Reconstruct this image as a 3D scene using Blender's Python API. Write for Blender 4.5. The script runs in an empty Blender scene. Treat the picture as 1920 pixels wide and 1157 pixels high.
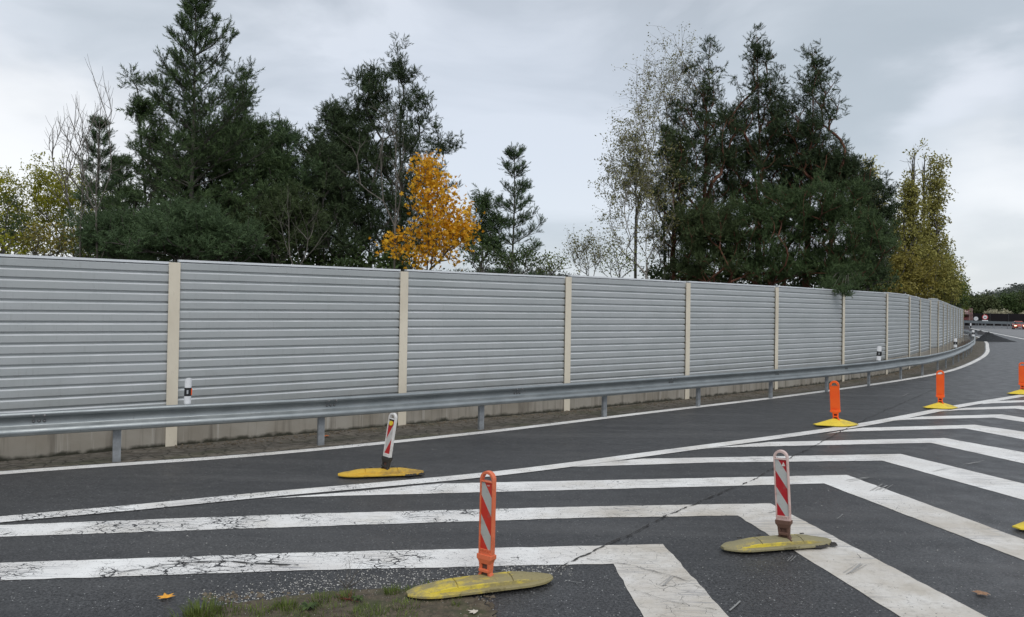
import bpy, math, random
import numpy as np
from mathutils import Vector, Matrix
S = bpy.context.scene
COL = S.collection
rad = math.radians

# ------------------------------------------------------------------ camera
F = 1440.; CX = 960.; H = 2.15; PITCH = 0.012; ROLL = 0.015
CY = 581 - F*math.tan(PITCH)
_cr, _sr, _cp, _sp = math.cos(ROLL), math.sin(ROLL), math.cos(PITCH), math.sin(PITCH)
FW = np.array([0, _cp, _sp]); _u = np.array([0, -_sp, _cp]); _r = np.array([1., 0, 0])
UP = _cr*_u - _sr*_r; RT = _cr*_r + _sr*_u
cam = bpy.data.cameras.new('camera'); co = bpy.data.objects.new('camera', cam); COL.objects.link(co)
cam.sensor_width = 36; cam.lens = 36*F/1920; cam.shift_y = (CY-578.5)/1920; cam.clip_end = 5000
M = Matrix.Identity(4)
for i in range(3):
    M[i][0] = RT[i]; M[i][1] = UP[i]; M[i][2] = -FW[i]
M[2][3] = H
co.matrix_world = M; S.camera = co

# ------------------------------------------------------------------ world, sun, exposure
SUN_EL, SUN_AZ = 50, 165        # soft sun behind the overcast, behind the camera
w = bpy.data.worlds.new('World'); S.world = w; w.use_nodes = True
def world():
    nt = w.node_tree; N = nt.nodes; L = nt.links; N.clear()
    out = N.new('ShaderNodeOutputWorld'); add = N.new('ShaderNodeAddShader')
    sky = N.new('ShaderNodeTexSky'); sky.sky_type = 'NISHITA'; sky.sun_disc = False
    sky.sun_elevation = rad(SUN_EL); sky.sun_rotation = rad(SUN_AZ)
    b1 = N.new('ShaderNodeBackground'); b1.inputs[1].default_value = 0.02
    L.new(sky.outputs[0], b1.inputs[0])
    tc = N.new('ShaderNodeTexCoord')
    mp = N.new('ShaderNodeMapping'); mp.inputs['Scale'].default_value = (1, 1, 2.6)
    L.new(tc.outputs['Generated'], mp.inputs[0])
    n1 = N.new('ShaderNodeTexNoise'); n1.inputs['Scale'].default_value = 3.1; n1.inputs['Detail'].default_value = 8
    n1.inputs['Roughness'].default_value = 0.5; n1.inputs['Distortion'].default_value = .5
    L.new(mp.outputs[0], n1.inputs[0])
    def blob(u, v, r0, r1, sx=1.):        # a bank of cloud standing in one direction of the sky
        d = FW + RT*((u-CX)/F) + UP*(-(v-CY)/F); d = d/np.linalg.norm(d)
        sub = N.new('ShaderNodeVectorMath'); sub.operation = 'SUBTRACT'
        n = N.new('ShaderNodeTexNoise'); n.inputs['Scale'].default_value = 6; n.inputs['Detail'].default_value = 5
        L.new(mp.outputs[0], n.inputs[0])
        ad = N.new('ShaderNodeVectorMath'); ad.operation = 'MULTIPLY_ADD'
        ad.inputs[1].default_value = (.16, .16, .16); L.new(n.outputs['Color'], ad.inputs[0]); L.new(tc.outputs['Generated'], ad.inputs[2])
        L.new(ad.outputs[0], sub.inputs[0]); sub.inputs[1].default_value = [d[0]+.08, d[1]+.08, d[2]+.08]
        sc = N.new('ShaderNodeVectorMath'); sc.operation = 'MULTIPLY'; sc.inputs[1].default_value = (1/sx, 1/sx, 1)
        L.new(sub.outputs[0], sc.inputs[0])
        le = N.new('ShaderNodeVectorMath'); le.operation = 'LENGTH'; L.new(sc.outputs[0], le.inputs[0])
        m = N.new('ShaderNodeMapRange'); m.interpolation_type = 'SMOOTHERSTEP'
        m.inputs[1].default_value = r0; m.inputs[2].default_value = r1; m.inputs[3].default_value = 1; m.inputs[4].default_value = 0
        L.new(le.outputs['Value'], m.inputs[0]); return m.outputs[0]
    ramp = N.new('ShaderNodeValToRGB'); L.new(n1.outputs[0], ramp.inputs[0])
    ramp.color_ramp.elements[0].position = .40; ramp.color_ramp.elements[0].color = (.45, .49, .535, 1)
    ramp.color_ramp.elements[1].position = .58; ramp.color_ramp.elements[1].color = (.70, .735, .79, 1)
    cur = ramp.outputs[0]
    for (u, v, r0, r1, sx, col, k) in [(1760, 120, .02, .24, 1.7, (.42, .475, .52), .8), (1500, 230, .0, .2, 1.5, (.48, .53, .57), .5),
                                   (1860, 390, .0, .14, 1.6, (.88, .89, .91), 1.), (1690, 330, .0, .10, 1.6, (.66, .70, .75), .7), (1720, 215, .0, .05, 1.6, (.72, .76, .82), .8),
                                   (1840, 165, .0, .07, 1.8, (.76, .79, .85), .9),
                                   (1850, 470, .0, .07, 1.6, (.40, .45, .50), .4),
                                   (40, 300, .0, .19, 1.5, (.92, .92, .92), 1.), (230, 20, .0, .12, 2, (.50, .55, .59), .5),
                                   (900, 230, .0, .3, 1.6, (.66, .71, .79), .6)]:
        f = blob(u, v, r0, r1, sx)
        mx = N.new('ShaderNodeMix'); mx.data_type = 'RGBA'
        k_ = N.new('ShaderNodeMath'); k_.operation = 'MULTIPLY'; k_.inputs[1].default_value = k; L.new(f, k_.inputs[0])
        L.new(k_.outputs[0], mx.inputs[0]); L.new(cur, mx.inputs[6]); mx.inputs[7].default_value = (*col, 1)
        cur = mx.outputs[2]
    b2 = N.new('ShaderNodeBackground'); b2.inputs[1].default_value = .98
    L.new(cur, b2.inputs[0])
    L.new(b1.outputs[0], add.inputs[0]); L.new(b2.outputs[0], add.inputs[1]); L.new(add.outputs[0], out.inputs[0])
world()
sl = bpy.data.lights.new('sun', 'SUN'); sl.energy = 1.5; sl.angle = rad(40); sl.color = (1, .97, .93)
so = bpy.data.objects.new('sun', sl); COL.objects.link(so)
_a = rad(SUN_AZ); _e = rad(SUN_EL)
sd = Vector((math.sin(_a)*math.cos(_e), math.cos(_a)*math.cos(_e), math.sin(_e)))
so.rotation_euler = sd.to_track_quat('Z', 'Y').to_euler()
S.view_settings.view_transform = 'Standard'; S.view_settings.look = 'None'
S.view_settings.exposure = 0.0; S.view_settings.gamma = 1

# ------------------------------------------------------------------ pixel <-> ground helpers
def ray(u, v): return FW + RT*((u-CX)/F) + UP*(-(v-CY)/F)
def g(u, v, z=0.):
    d = ray(u, v); t = (z-H)/d[2]; return np.array([d[0]*t, d[1]*t])
def at(u, v, depth):              # the point seen at pixel u, v at a given distance along Y
    d = ray(u, v); t = depth/d[1]; return np.array([d[0]*t, depth, H+d[2]*t])
def ztop(p, v):                   # height above ground point p seen at pixel row v
    lo, hi = -1, 60
    for _ in range(50):
        m = (lo+hi)/2; q = np.array([p[0], p[1], m-H]); y = CY-F*(q@UP)/(q@FW)
        if y > v: lo = m
        else: hi = m
    return lo
def spline(P, n=8):
    P = [np.array(p, float) for p in P]; P = [2*P[0]-P[1]]+P+[2*P[-1]-P[-2]]; out = []
    for i in range(1, len(P)-2):
        for k in range(n):
            t = k/n; a, b, c, d = P[i-1:i+3]
            out.append(.5*((2*b)+(-a+c)*t+(2*a-5*b+4*c-d)*t*t+(-a+3*b-3*c+d)*t**3))
    out.append(P[-2]); return out
def offset(P, d):
    out = []
    for i, p in enumerate(P):
        a = P[max(i-1, 0)]; b = P[min(i+1, len(P)-1)]; t = (b-a)/np.linalg.norm(b-a)
        out.append(p+np.array([t[1], -t[0]])*d)
    return out
def resample(P, step):
    out = [P[0]]; acc = 0
    for a, b in zip(P, P[1:]):
        L = np.linalg.norm(b-a)
        while acc+L >= step:
            a = a+(b-a)*((step-acc)/L); L = np.linalg.norm(b-a); acc = 0; out.append(a)
        acc += L
    return out

# ------------------------------------------------------------------ mesh helpers
def link(name, me, m, parent=None, smooth=False):
    o = bpy.data.objects.new(name, me); COL.objects.link(o)
    if m: me.materials.append(m)
    if parent: o.parent = parent
    if smooth: me.polygons.foreach_set('use_smooth', [True]*len(me.polygons))
    return o
def tag(o, label=None, cat=None, group=None, kind=None):
    if label: o['label'] = label
    if cat: o['category'] = cat
    if group: o['group'] = group
    if kind: o['kind'] = kind
    return o
def empty(name, loc, rz=0, label=None, cat=None, group=None):
    o = bpy.data.objects.new(name, None); COL.objects.link(o); o.location = loc; o.rotation_euler = (0, 0, rz)
    o.empty_display_size = .2; return tag(o, label, cat, group)
class MB:
    def __init__(s): s.v = []; s.f = []
    def add(s, v, f):
        n = len(s.v); s.v += [tuple(map(float, p)) for p in v]; s.f += [tuple(n+i for i in q) for q in f]; return s
    def box(s, x0, x1, y0, y1, z0, z1, M=None):
        v = [(x0, y0, z0), (x1, y0, z0), (x1, y1, z0), (x0, y1, z0), (x0, y0, z1), (x1, y0, z1), (x1, y1, z1), (x0, y1, z1)]
        if M is not None: v = [M@Vector(p) for p in v]
        return s.add(v, [(0, 3, 2, 1), (4, 5, 6, 7), (0, 1, 5, 4), (1, 2, 6, 5), (2, 3, 7, 6), (3, 0, 4, 7)])
    def loft(s, rings, closed=True, caps=True):
        n = len(rings[0]); v = [p for r in rings for p in r]; f = []
        for i in range(len(rings)-1):
            for k in range(n if closed else n-1):
                a = i*n+k; b = i*n+(k+1) % n; f.append((a, b, b+n, a+n))
        if caps: f += [tuple(range(n))[::-1], tuple(range((len(rings)-1)*n, len(rings)*n))]
        return s.add(v, f)
    def tube(s, pts, r, n=8, caps=True):
        pts = [Vector(p) for p in pts]; rings = []
        for i, p in enumerate(pts):
            t = (pts[min(i+1, len(pts)-1)]-pts[max(i-1, 0)]).normalized()
            a = t.orthogonal().normalized() if i == 0 else (a-t*a.dot(t)).normalized()
            b = t.cross(a); rr = r[i] if isinstance(r, (list, tuple)) else r
            rings.append([p+(a*math.cos(2*math.pi*k/n)+b*math.sin(2*math.pi*k/n))*rr for k in range(n)])
        return s.loft(rings, True, caps)
    def prism(s, pts, y0, y1):        # outline in x,z extruded along y
        n = len(pts); v = [(x, y0, z) for x, z in pts]+[(x, y1, z) for x, z in pts]
        return s.add(v, [tuple(range(n)), tuple(range(2*n-1, n-1, -1))]+[(i, i+n, (i+1) % n+n, (i+1) % n) for i in range(n)])
    def build(s, name, m, parent=None, smooth=False, bevel=0, fix=True):
        me = bpy.data.meshes.new(name); me.from_pydata(s.v, [], s.f)
        if fix:
            import bmesh
            bm = bmesh.new(); bm.from_mesh(me); bmesh.ops.recalc_face_normals(bm, faces=bm.faces)
            bm.to_mesh(me); bm.free()
        o = link(name, me, m, parent, smooth)
        if bevel:
            b = o.modifiers.new('bevel', 'BEVEL'); b.width = bevel; b.segments = 2; b.limit_method = 'ANGLE'
        return o
def np_mesh(name, V, Fc, m, parent=None):           # many equal faces at once
    me = bpy.data.meshes.new(name); nv = len(V); nf, k = Fc.shape
    me.vertices.add(nv); me.vertices.foreach_set('co', V.astype(np.float32).ravel())
    me.loops.add(nf*k); me.loops.foreach_set('vertex_index', Fc.astype(np.int32).ravel())
    me.polygons.add(nf); me.polygons.foreach_set('loop_start', np.arange(0, nf*k, k, dtype=np.int32))
    me.update(calc_edges=True)
    return link(name, me, m, parent)
def sheet(name, pts, z, m, label=None, **k):
    me = bpy.data.meshes.new(name); me.from_pydata([(p[0], p[1], z) for p in pts], [], [tuple(range(len(pts)))])
    me.update()
    if me.polygons[0].normal.z < 0: me.flip_normals()
    o = link(name, me, m); tag(o, kind='structure'); return o
def ribbon(name, P, wd, z, m, kind='structure'):
    a = offset(P, -wd/2); b = offset(P, wd/2)
    v = [(p[0], p[1], z) for p in a]+[(p[0], p[1], z) for p in b]; n = len(P)
    me = bpy.data.meshes.new(name); me.from_pydata(v, [], [(i+n, i+n+1, i+1, i) for i in range(n-1)]); me.update()
    o = link(name, me, m); tag(o, kind=kind); return o

# ------------------------------------------------------------------ materials
def mat(name, col=(.5, .5, .5), rough=.6, metal=0., spec=.5):
    m = bpy.data.materials.new(name); m.use_nodes = True; b = m.node_tree.nodes['Principled BSDF']
    b.inputs['Base Color'].default_value = (*col, 1); b.inputs['Roughness'].default_value = rough
    b.inputs['Metallic'].default_value = metal; b.inputs['Specular IOR Level'].default_value = spec
    return m
class NT:
    def __init__(s, m): s.t = m.node_tree; s.N = s.t.nodes; s.L = s.t.links; s.b = s.N['Principled BSDF']; s.tc = s.N.new('ShaderNodeTexCoord')
    def pos(s, scale=(1, 1, 1), loc=(0, 0, 0), rot=(0, 0, 0)):
        mp = s.N.new('ShaderNodeMapping'); mp.inputs['Scale'].default_value = scale; mp.inputs['Location'].default_value = loc; mp.inputs['Rotation'].default_value = rot
        s.L.new(s.tc.outputs['Object'], mp.inputs[0]); return mp.outputs[0]
    def noise(s, sc, det=4, rough=.5, vec=None, dist=0):
        n = s.N.new('ShaderNodeTexNoise'); n.inputs['Scale'].default_value = sc; n.inputs['Detail'].default_value = det
        n.inputs['Roughness'].default_value = rough; n.inputs['Distortion'].default_value = dist
        s.L.new(vec or s.tc.outputs['Object'], n.inputs[0]); return n.outputs[0]
    def vor(s, sc, feat='F1', vec=None, rnd=1):
        n = s.N.new('ShaderNodeTexVoronoi'); n.feature = feat; n.inputs['Scale'].default_value = sc; n.inputs['Randomness'].default_value = rnd
        s.L.new(vec or s.tc.outputs['Object'], n.inputs[0]); return n
    def rng(s, x, a, b, c=0, d=1, smooth=False):
        m = s.N.new('ShaderNodeMapRange')
        if smooth: m.interpolation_type = 'SMOOTHSTEP'
        for i, q in enumerate((a, b, c, d)): m.inputs[i+1].default_value = q
        s.L.new(x, m.inputs[0]); return m.outputs[0]
    def math(s, op, a, b=None, c=None):
        m = s.N.new('ShaderNodeMath'); m.operation = op
        for i, q in enumerate((a, b, c)):
            if q is None: continue
            if isinstance(q, (int, float)): m.inputs[i].default_value = q
            else: s.L.new(q, m.inputs[i])
        return m.outputs[0]
    def mix(s, f, a, b, mode='MIX'):
        m = s.N.new('ShaderNodeMix'); m.data_type = 'RGBA'; m.blend_type = mode
        for i, q in ((0, f), (6, a), (7, b)):
            if isinstance(q, (int, float)): m.inputs[i].default_value = q
            elif isinstance(q, tuple): m.inputs[i].default_value = (*q, 1)
            else: s.L.new(q, m.inputs[i])
        return m.outputs[2]
    def xyz(s, vec=None):
        n = s.N.new('ShaderNodeSeparateXYZ'); s.L.new(vec or s.tc.outputs['Object'], n.inputs[0]); return n.outputs
    def col(s, x): s.L.new(x, s.b.inputs['Base Color'])
    def rough(s, x): s.L.new(x, s.b.inputs['Roughness'])
    def bump(s, x, st=.3, dist=.01):
        n = s.N.new('ShaderNodeBump'); n.inputs['Strength'].default_value = st; n.inputs['Distance'].default_value = dist
        s.L.new(x, n.inputs['Height']); s.L.new(n.outputs[0], s.b.inputs['Normal'])

def asphalt_color(t, light=0.):
    a = (.012+light*.9, .012+light*.9, .0125+light*.9); b = (.082+light, .082+light, .084+light)
    base = t.mix(t.rng(t.noise(46, 4, .75), .40, .62), a, b)
    big = t.rng(t.noise(.35, 5, .6), .35, .7, .82, 1.16)
    mid = t.rng(t.noise(4, 4, .6), .3, .7, .9, 1.1)
    v = t.N.new('ShaderNodeVectorMath'); v.operation = 'SCALE'; t.L.new(base, v.inputs[0]); t.L.new(t.math('MULTIPLY', big, mid), v.inputs['Scale'])
    vo = t.vor(55); spk = t.rng(vo.outputs['Distance'], .22, .32, 1, 0)
    pick = t.rng(t.xyz(vo.outputs['Color'])[0], .91, .99, 0, 1)
    c = t.mix(t.math('MULTIPLY', spk, pick), v.outputs[0], (.46, .46, .45))
    vo2 = t.vor(60); pit = t.math('MULTIPLY', t.rng(vo2.outputs['Distance'], .2, .4, 1, 0), t.rng(t.xyz(vo2.outputs['Color'])[0], .75, .8, 0, 1))
    return t.mix(pit, c, (.018, .018, .02))
m_asph = mat('asphalt', rough=.8); t = NT(m_asph)
# tyre-polished lanes and a few dark dribbles
ca = asphalt_color(t)
st = t.noise(1, 4, .6, t.pos((.25, 2.2, 1), rot=(0, 0, rad(-38))))
ca = t.mix(t.rng(st, .48, .72, 0, .45), ca, (.022, .022, .024))
st2 = t.noise(1, 3, .6, t.pos((.12, 1.3, 1), (4, 9, 0), rot=(0, 0, rad(-38)))); ca = t.mix(t.rng(st2, .52, .66, 0, .28), ca, (.115, .113, .11))
ca = t.mix(t.rng(t.noise(1.9, 2, .5, t.pos(loc=(3, 5, 0))), .70, .73, 0, .45), ca, (.018, .018, .019)); t.col(ca)
t.bump(t.noise(110, 3, .6), .5, .004); t.rough(t.rng(t.noise(3, 3), .3, .7, .40, .55))
m_mway = mat('motorway_asphalt', rough=.8); t = NT(m_mway); t.col(asphalt_color(t, .17))
m_paint = mat('road_paint', rough=.55); t = NT(m_paint)
n1 = t.noise(1.3, 5, .6); pc = t.mix(t.rng(n1, .35, .65), (.70, .68, .65), (.86, .855, .83))
pc = t.mix(t.rng(t.noise(.9, 4, .7, t.pos((1, 1, 1), (7, 3, 0))), .52, .72, 0, .5), pc, (.50, .45, .36))
pc = t.mix(t.rng(t.noise(14, 4, .7, t.pos((.4, 3, 1), rot=(0, 0, rad(35)))), .58, .75, 0, .6), pc, (.33, .33, .33))
pc = t.mix(t.rng(t.noise(48, 4, .75), .60, .66, 0, .8), pc, (.10, .10, .10))
o_ = t.xyz(); old = t.math('MULTIPLY', t.rng(o_[0], .2, 1.2, 0, 1, True), t.rng(o_[1], 9.5, 8.0, .15, 1, True))
pc = t.mix(t.math('MULTIPLY', old, t.rng(t.noise(1.6, 5, .7), .32, .62, .35, .95)), pc, (.50, .455, .385))
pc = t.mix(t.math('MULTIPLY', old, t.rng(t.noise(7, 6, .8), .52, .70, 0, .55)), pc, (.27, .25, .22))
# worn-through crazing: strong in the old bands at the left, faint elsewhere
o = t.xyz()
warp = t.N.new('ShaderNodeVectorMath'); warp.operation = 'MULTIPLY_ADD'; nn = t.N.new('ShaderNodeTexNoise'); nn.inputs['Scale'].default_value = 5; nn.inputs['Detail'].default_value = 4
t.L.new(t.tc.outputs['Object'], nn.inputs[0]); t.L.new(nn.outputs['Color'], warp.inputs[0]); warp.inputs[1].default_value = (.22, .22, .22)
t.L.new(t.pos((1, 1.9, 1), rot=(0, 0, rad(-14))), warp.inputs[2])
ve = t.vor(5.5, 'DISTANCE_TO_EDGE', warp.outputs[0])
ve2 = t.vor(14, 'DISTANCE_TO_EDGE', warp.outputs[0])
near = t.math('MULTIPLY', t.rng(o[0], .9, -.5, 0, 1, True), t.rng(o[1], 9.6, 8.2, .25, 1, True))
zone = t.math('MULTIPLY', near, t.rng(t.noise(1.1, 3, .5, t.pos(loc=(3, 1, 0))), .42, .56, 0, 1))
wd_ = t.math('MULTIPLY', t.rng(t.noise(3.2, 3), .35, .7, .005, .075), zone)
c1 = t.math('LESS_THAN', ve.outputs['Distance'], wd_)
c2 = t.math('LESS_THAN', ve2.outputs['Distance'], t.math('MULTIPLY', wd_, .8))
far = t.math('LESS_THAN', ve.outputs['Distance'], t.rng(t.noise(.8, 2, vec=t.pos(loc=(9, 4, 2))), .5, .7, 0, .010))
pits = t.math('MULTIPLY', t.rng(t.vor(22).outputs['Distance'], .10, .14, 1, 0), t.rng(t.noise(2.2, 2), .55, .6, 0, 1))
cr_ = t.math('MAXIMUM', t.math('MAXIMUM', c1, c2), t.math('MAXIMUM', far, pits))
# tyre scuffs on the chevrons
sc_ = t.math('MULTIPLY', t.rng(t.noise(3, 2, .5, t.pos((.6, 14, 1), rot=(0, 0, rad(-52)))), .56, .62, 0, 1), t.rng(t.noise(.8, 1, vec=t.pos(loc=(1.5, 2, 0))), .50, .58, 0, .7))
pc = t.mix(sc_, pc, (.25, .25, .26))
t.col(t.mix(cr_, pc, asphalt_color(t))); t.bump(t.math('MULTIPLY', cr_, -1), .5, .004)
m_crack = mat('crack_filler', (.036, .034, .032), .9)
def noisy(name, a, b, sc=3, rough=.7, metal=0, bump=0, lo=.35, hi=.65, det=5, spec=.5, obj=(1, 1, 1)):
    m = mat(name, a, rough, metal, spec); t = NT(m)
    n = t.noise(sc, det, .6, t.pos(obj)); t.col(t.mix(t.rng(n, lo, hi), a, b))
    if bump: t.bump(t.noise(sc*3, 4), bump, .02)
    return m
m_verge = mat('verge', rough=.95); t = NT(m_verge)
vv = t.vor(4.2, 'DISTANCE_TO_EDGE', t.pos((1, 1.7, 1), rot=(0, 0, rad(-37))))
c = t.mix(t.rng(t.noise(6, 6, .7), .3, .7), (.07, .058, .043), (.19, .17, .14))
c = t.mix(t.rng(t.noise(1.2, 4), .5, .65, 0, .6), c, (.06, .065, .03))
c = t.mix(t.rng(vv.outputs['Distance'], .0, .07, .75, 0), c, (.02, .018, .012))
c = t.mix(t.rng(t.noise(60, 2), .64, .68, 0, .6), c, (.3, .26, .2)); t.col(c); t.bump(t.rng(vv.outputs['Distance'], 0, .1), .8, .02)
m_dirt = mat('dirt', rough=.95); t = NT(m_dirt)
c = t.mix(t.rng(t.noise(14, 6, .7), .3, .7), (.035, .03, .02), (.13, .105, .07))
c = t.mix(t.rng(t.noise(3, 4), .45, .6, 0, .7), c, (.05, .06, .02)); t.col(c); t.bump(t.noise(40, 4), .8, .01)
m_ground = noisy('ground_grass', (.025, .04, .012), (.07, .07, .03), 1.5, .95, bump=.5)
m_panel = mat('barrier_aluminium', (.40, .43, .44), .42, .25); t = NT(m_panel)
c = t.mix(t.rng(t.noise(.9, 5, .6, t.pos((1, 1, 2))), .3, .7), (.375, .40, .40), (.44, .46, .465))
c = t.mix(t.rng(t.noise(9, 4, .7, t.pos((2.5, 2.5, .25))), .56, .75, 0, .35), c, (.26, .27, .26))
c = t.mix(t.rng(t.noise(30, 3), .68, .74, 0, .4), c, (.2, .21, .2)); oi = t.N.new('ShaderNodeObjectInfo'); c = t.mix(t.rng(oi.outputs['Random'], 0, 1, 0, .16), c, (.30, .32, .32))
c = t.mix(t.rng(t.math('ADD', t.xyz()[2], t.rng(t.noise(3, 4), .3, .7, -.25, .25)), .5, 1.1, .35, 0), c, (.27, .27, .25))
c = t.mix(t.rng(t.noise(5, 5, .75, t.pos((3, 3, .12), (2, 8, 1))), .58, .74, 0, .22), c, (.24, .245, .235)); t.col(c); t.rough(t.rng(t.noise(2, 3), .3, .7, .38, .55))
m_fold = noisy('rib_edge_skylight', (.54, .57, .58), (.68, .70, .715), 2, .35, .15)  # lighter than the panel faces: skylight on the ledges put into the colour
m_pcap = noisy('barrier_edge_trim', (.66, .69, .71), (.74, .76, .78), 4, .4, .2)
m_post = mat('cream_post', rough=.6); t = NT(m_post)
c = t.mix(t.rng(t.noise(1.5, 4, .6, t.pos((1, 1, .5))), .35, .65), (.60, .54, .43), (.70, .64, .52))
c = t.mix(t.rng(t.noise(10, 5, .7, t.pos((1.5, 1.5, .5))), .58, .75, 0, .4), c, (.36, .32, .25)); t.col(c)
m_conc = mat('plinth_concrete', rough=.9); t = NT(m_conc)
c = t.mix(t.rng(t.noise(1.0, 4, .6), .3, .7), (.24, .215, .175), (.35, .33, .29))
c = t.mix(t.rng(t.noise(4.5, 4, .7, t.pos((1, 1, .06))), .50, .66, 0, .75), c, (.12, .105, .085))
c = t.mix(t.rng(t.noise(7, 3, .7, t.pos((1, 1, .04), (5, 2, 1))), .58, .66, 0, .5), c, (.46, .44, .40))
zc = t.math('ADD', t.xyz()[2], t.rng(t.noise(6, 4), .3, .7, -.03, .03))
c = t.mix(t.rng(zc, .015, .065, .95, 0), c, (.022, .022, .012)); t.col(c); t.bump(t.noise(14, 4), .3, .01)
m_steel = mat('galvanised_steel', rough=.5, metal=.65); t = NT(m_steel)
c = t.mix(t.rng(t.noise(2.2, 5, .65, t.pos((1, 1, 2))), .3, .7), (.25, .275, .28), (.36, .385, .39))
c = t.mix(t.rng(t.noise(24, 4, .7, t.pos((1, 1, .4))), .58, .72, 0, .5), c, (.2, .21, .2)); t.col(c); t.rough(t.rng(t.noise(5, 3), .3, .7, .34, .5))
m_steel2 = noisy('weathered_steel_post', (.20, .21, .22), (.32, .34, .355), 8, .6, .4)
m_bolt = noisy('bolt_steel', (.14, .14, .14), (.22, .22, .22), 30, .5, .7)
m_dark = noisy('dark_metal', (.015, .015, .017), (.04, .038, .036), 6, .6)
m_white = noisy('white_plastic', (.68, .69, .70), (.76, .77, .78), 9, .45)
m_black = noisy('black_foil', (.010, .010, .011), (.02, .02, .02), 9, .5)
m_refo = mat('orange_reflector', (.85, .12, .03), .25); m_refw = mat('grey_reflector', (.42, .44, .45), .3)
def scuffed(name, a, b, dirt, amt=.5, rough=.5, sc=9):
    m = mat(name, a, rough); t = NT(m); c = t.mix(t.rng(t.noise(3, 3), .35, .65), a, b)
    t.col(t.mix(t.rng(t.noise(sc, 6, .72), .5, .68, 0, amt), c, dirt)); t.bump(t.noise(50, 3), .15, .003); return m
m_or1 = scuffed('orange_plastic_worn', (.66, .14, .055), (.74, .19, .09), (.30, .07, .03), .6)
m_or2 = scuffed('orange_plastic_fresh', (.92, .10, .004), (.95, .14, .008), (.75, .10, .01), .4)
m_pink = scuffed('faded_pink_plastic', (.56, .38, .34), (.66, .52, .48), (.36, .16, .13), .7)
m_whp = scuffed('dirty_white_plastic', (.60, .58, .55), (.70, .69, .67), (.36, .32, .28), .6)
m_brown = scuffed('rusty_brown_socket', (.10, .05, .035), (.16, .085, .06), (.035, .02, .018), .7, .8)
m_blk = scuffed('black_rubber', (.02, .02, .02), (.04, .037, .034), (.08, .07, .06), .6, .8)
def rubber(name, ya, yb, dirt, lo, hi):
    m = mat(name, ya, .7); t = NT(m); c = t.mix(t.rng(t.noise(4, 4), .3, .7), ya, yb)
    n = t.noise(3.2, 7, .72, t.pos((1, 1.6, 2)))
    c = t.mix(t.rng(n, lo, hi), c, dirt)
    c = t.mix(t.rng(t.noise(40, 3, .7), .56, .7, 0, .45), c, (.14, .12, .05)); t.col(c); t.bump(t.noise(60, 4), .3, .004); return m
m_yold = rubber('worn_yellow_rubber', (.56, .43, .045), (.62, .49, .07), (.27, .23, .11), .37, .50)
m_ridge = rubber('rubbed_yellow_ridge', (.58, .46, .04), (.64, .51, .06), (.30, .25, .10), .48, .60)
m_yold2 = rubber('bleached_yellow_rubber', (.60, .45, .045), (.66, .52, .06), (.26, .23, .125), .30, .42)
m_ynew = rubber('yellow_rubber', (.60, .36, .03), (.66, .42, .045), (.32, .20, .05), .48, .64)
m_ybrt = rubber('bright_yellow_rubber', (.72, .54, .04), (.78, .60, .06), (.42, .33, .08), .5, .66)
def striped(name, red, white, sign, zo, per=.295, slope=1.6):
    m = mat(name, red, .38); t = NT(m); x, y, z = t.xyz()
    s = t.math('ADD', z, t.math('MULTIPLY', x, slope*sign)); f = t.math('FRACT', t.math('DIVIDE', t.math('ADD', s, zo), per))
    c = t.mix(t.math('LESS_THAN', f, .5), red, white)
    c = t.mix(t.rng(t.noise(18, 6, .7), .52, .72, 0, .45), c, (.25, .16, .14))
    hx = t.vor(130, 'DISTANCE_TO_EDGE', rnd=0); t.bump(hx.outputs['Distance'], .2, .001); t.col(c); return m
m_st1 = striped('sheeting_red_white', (.55, .035, .02), (.42, .43, .40), 1, .30-.557+.0)
m_st2 = striped('sheeting_dark_red_white', (.42, .012, .02), (.46, .47, .45), 1, .30-.557)
m_st3 = striped('sheeting_mirrored', (.42, .02, .02), (.47, .47, .45), -1, .03, .36, 2.2)
m_lamp = mat('yellow_reflector', (.72, .55, .05), .3)
m_letw = mat('white_print', (.7, .66, .62), .5)
def foliage(name, a, b, sc=1.6, rough=.65, trans=.0, c3=None):
    m = mat(name, a, rough, spec=.25); t = NT(m)
    gn = t.N.new('ShaderNodeNewGeometry')
    c = t.mix(t.rng(t.noise(sc, 4, .6), .35, .65), a, b)
    r = t.N.new('ShaderNodeObjectInfo')
    c = t.mix(t.rng(gn.outputs['Random Per Island'], 0, 1, -.2, .8), c, c3 or tuple(min(1, q*1.7+.004) for q in b)); t.col(c)
    if trans:
        tr = t.N.new('ShaderNodeBsdfTranslucent'); t.L.new(c, tr.inputs[0]); mx = t.N.new('ShaderNodeMixShader'); mx.inputs[0].default_value = trans
        out = t.N['Material Output']; t.L.new(t.b.outputs[0], mx.inputs[1]); t.L.new(tr.outputs[0], mx.inputs[2]); t.L.new(mx.outputs[0], out.inputs[0])
    return m
m_pine = foliage('pine_needles', (.025, .047, .016), (.052, .088, .030), 1.6, .65, .0, (.10, .15, .055))
m_pine2 = foliage('pine_needles_blue', (.030, .058, .022), (.058, .098, .040), 1.6, .65, .0, (.105, .16, .07))
m_pine3 = foliage('pine_needles_dark', (.017, .031, .012), (.036, .058, .022), 1.6, .65, .0, (.075, .11, .045))
m_pine4 = foliage('pine_needles_bronze', (.026, .038, .013), (.048, .070, .024))
m_maple = foliage('maple_leaves', (.52, .22, .010), (.80, .40, .014), 3.5, .55, .35, (.88, .58, .05))
m_yg = foliage('yellow_green_leaves', (.15, .175, .010), (.28, .28, .018), 1.2, .6, .3, (.38, .35, .04))
m_gr = foliage('green_leaves', (.05, .08, .015), (.12, .14, .025), 1.2, .6, .25)
m_dk = foliage('dark_green_leaves', (.02, .04, .012), (.05, .075, .02), 1.2, .6, .2)
m_pop = foliage('poplar_leaves', (.15, .14, .032), (.26, .245, .07), .8, .6, .25)
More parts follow.
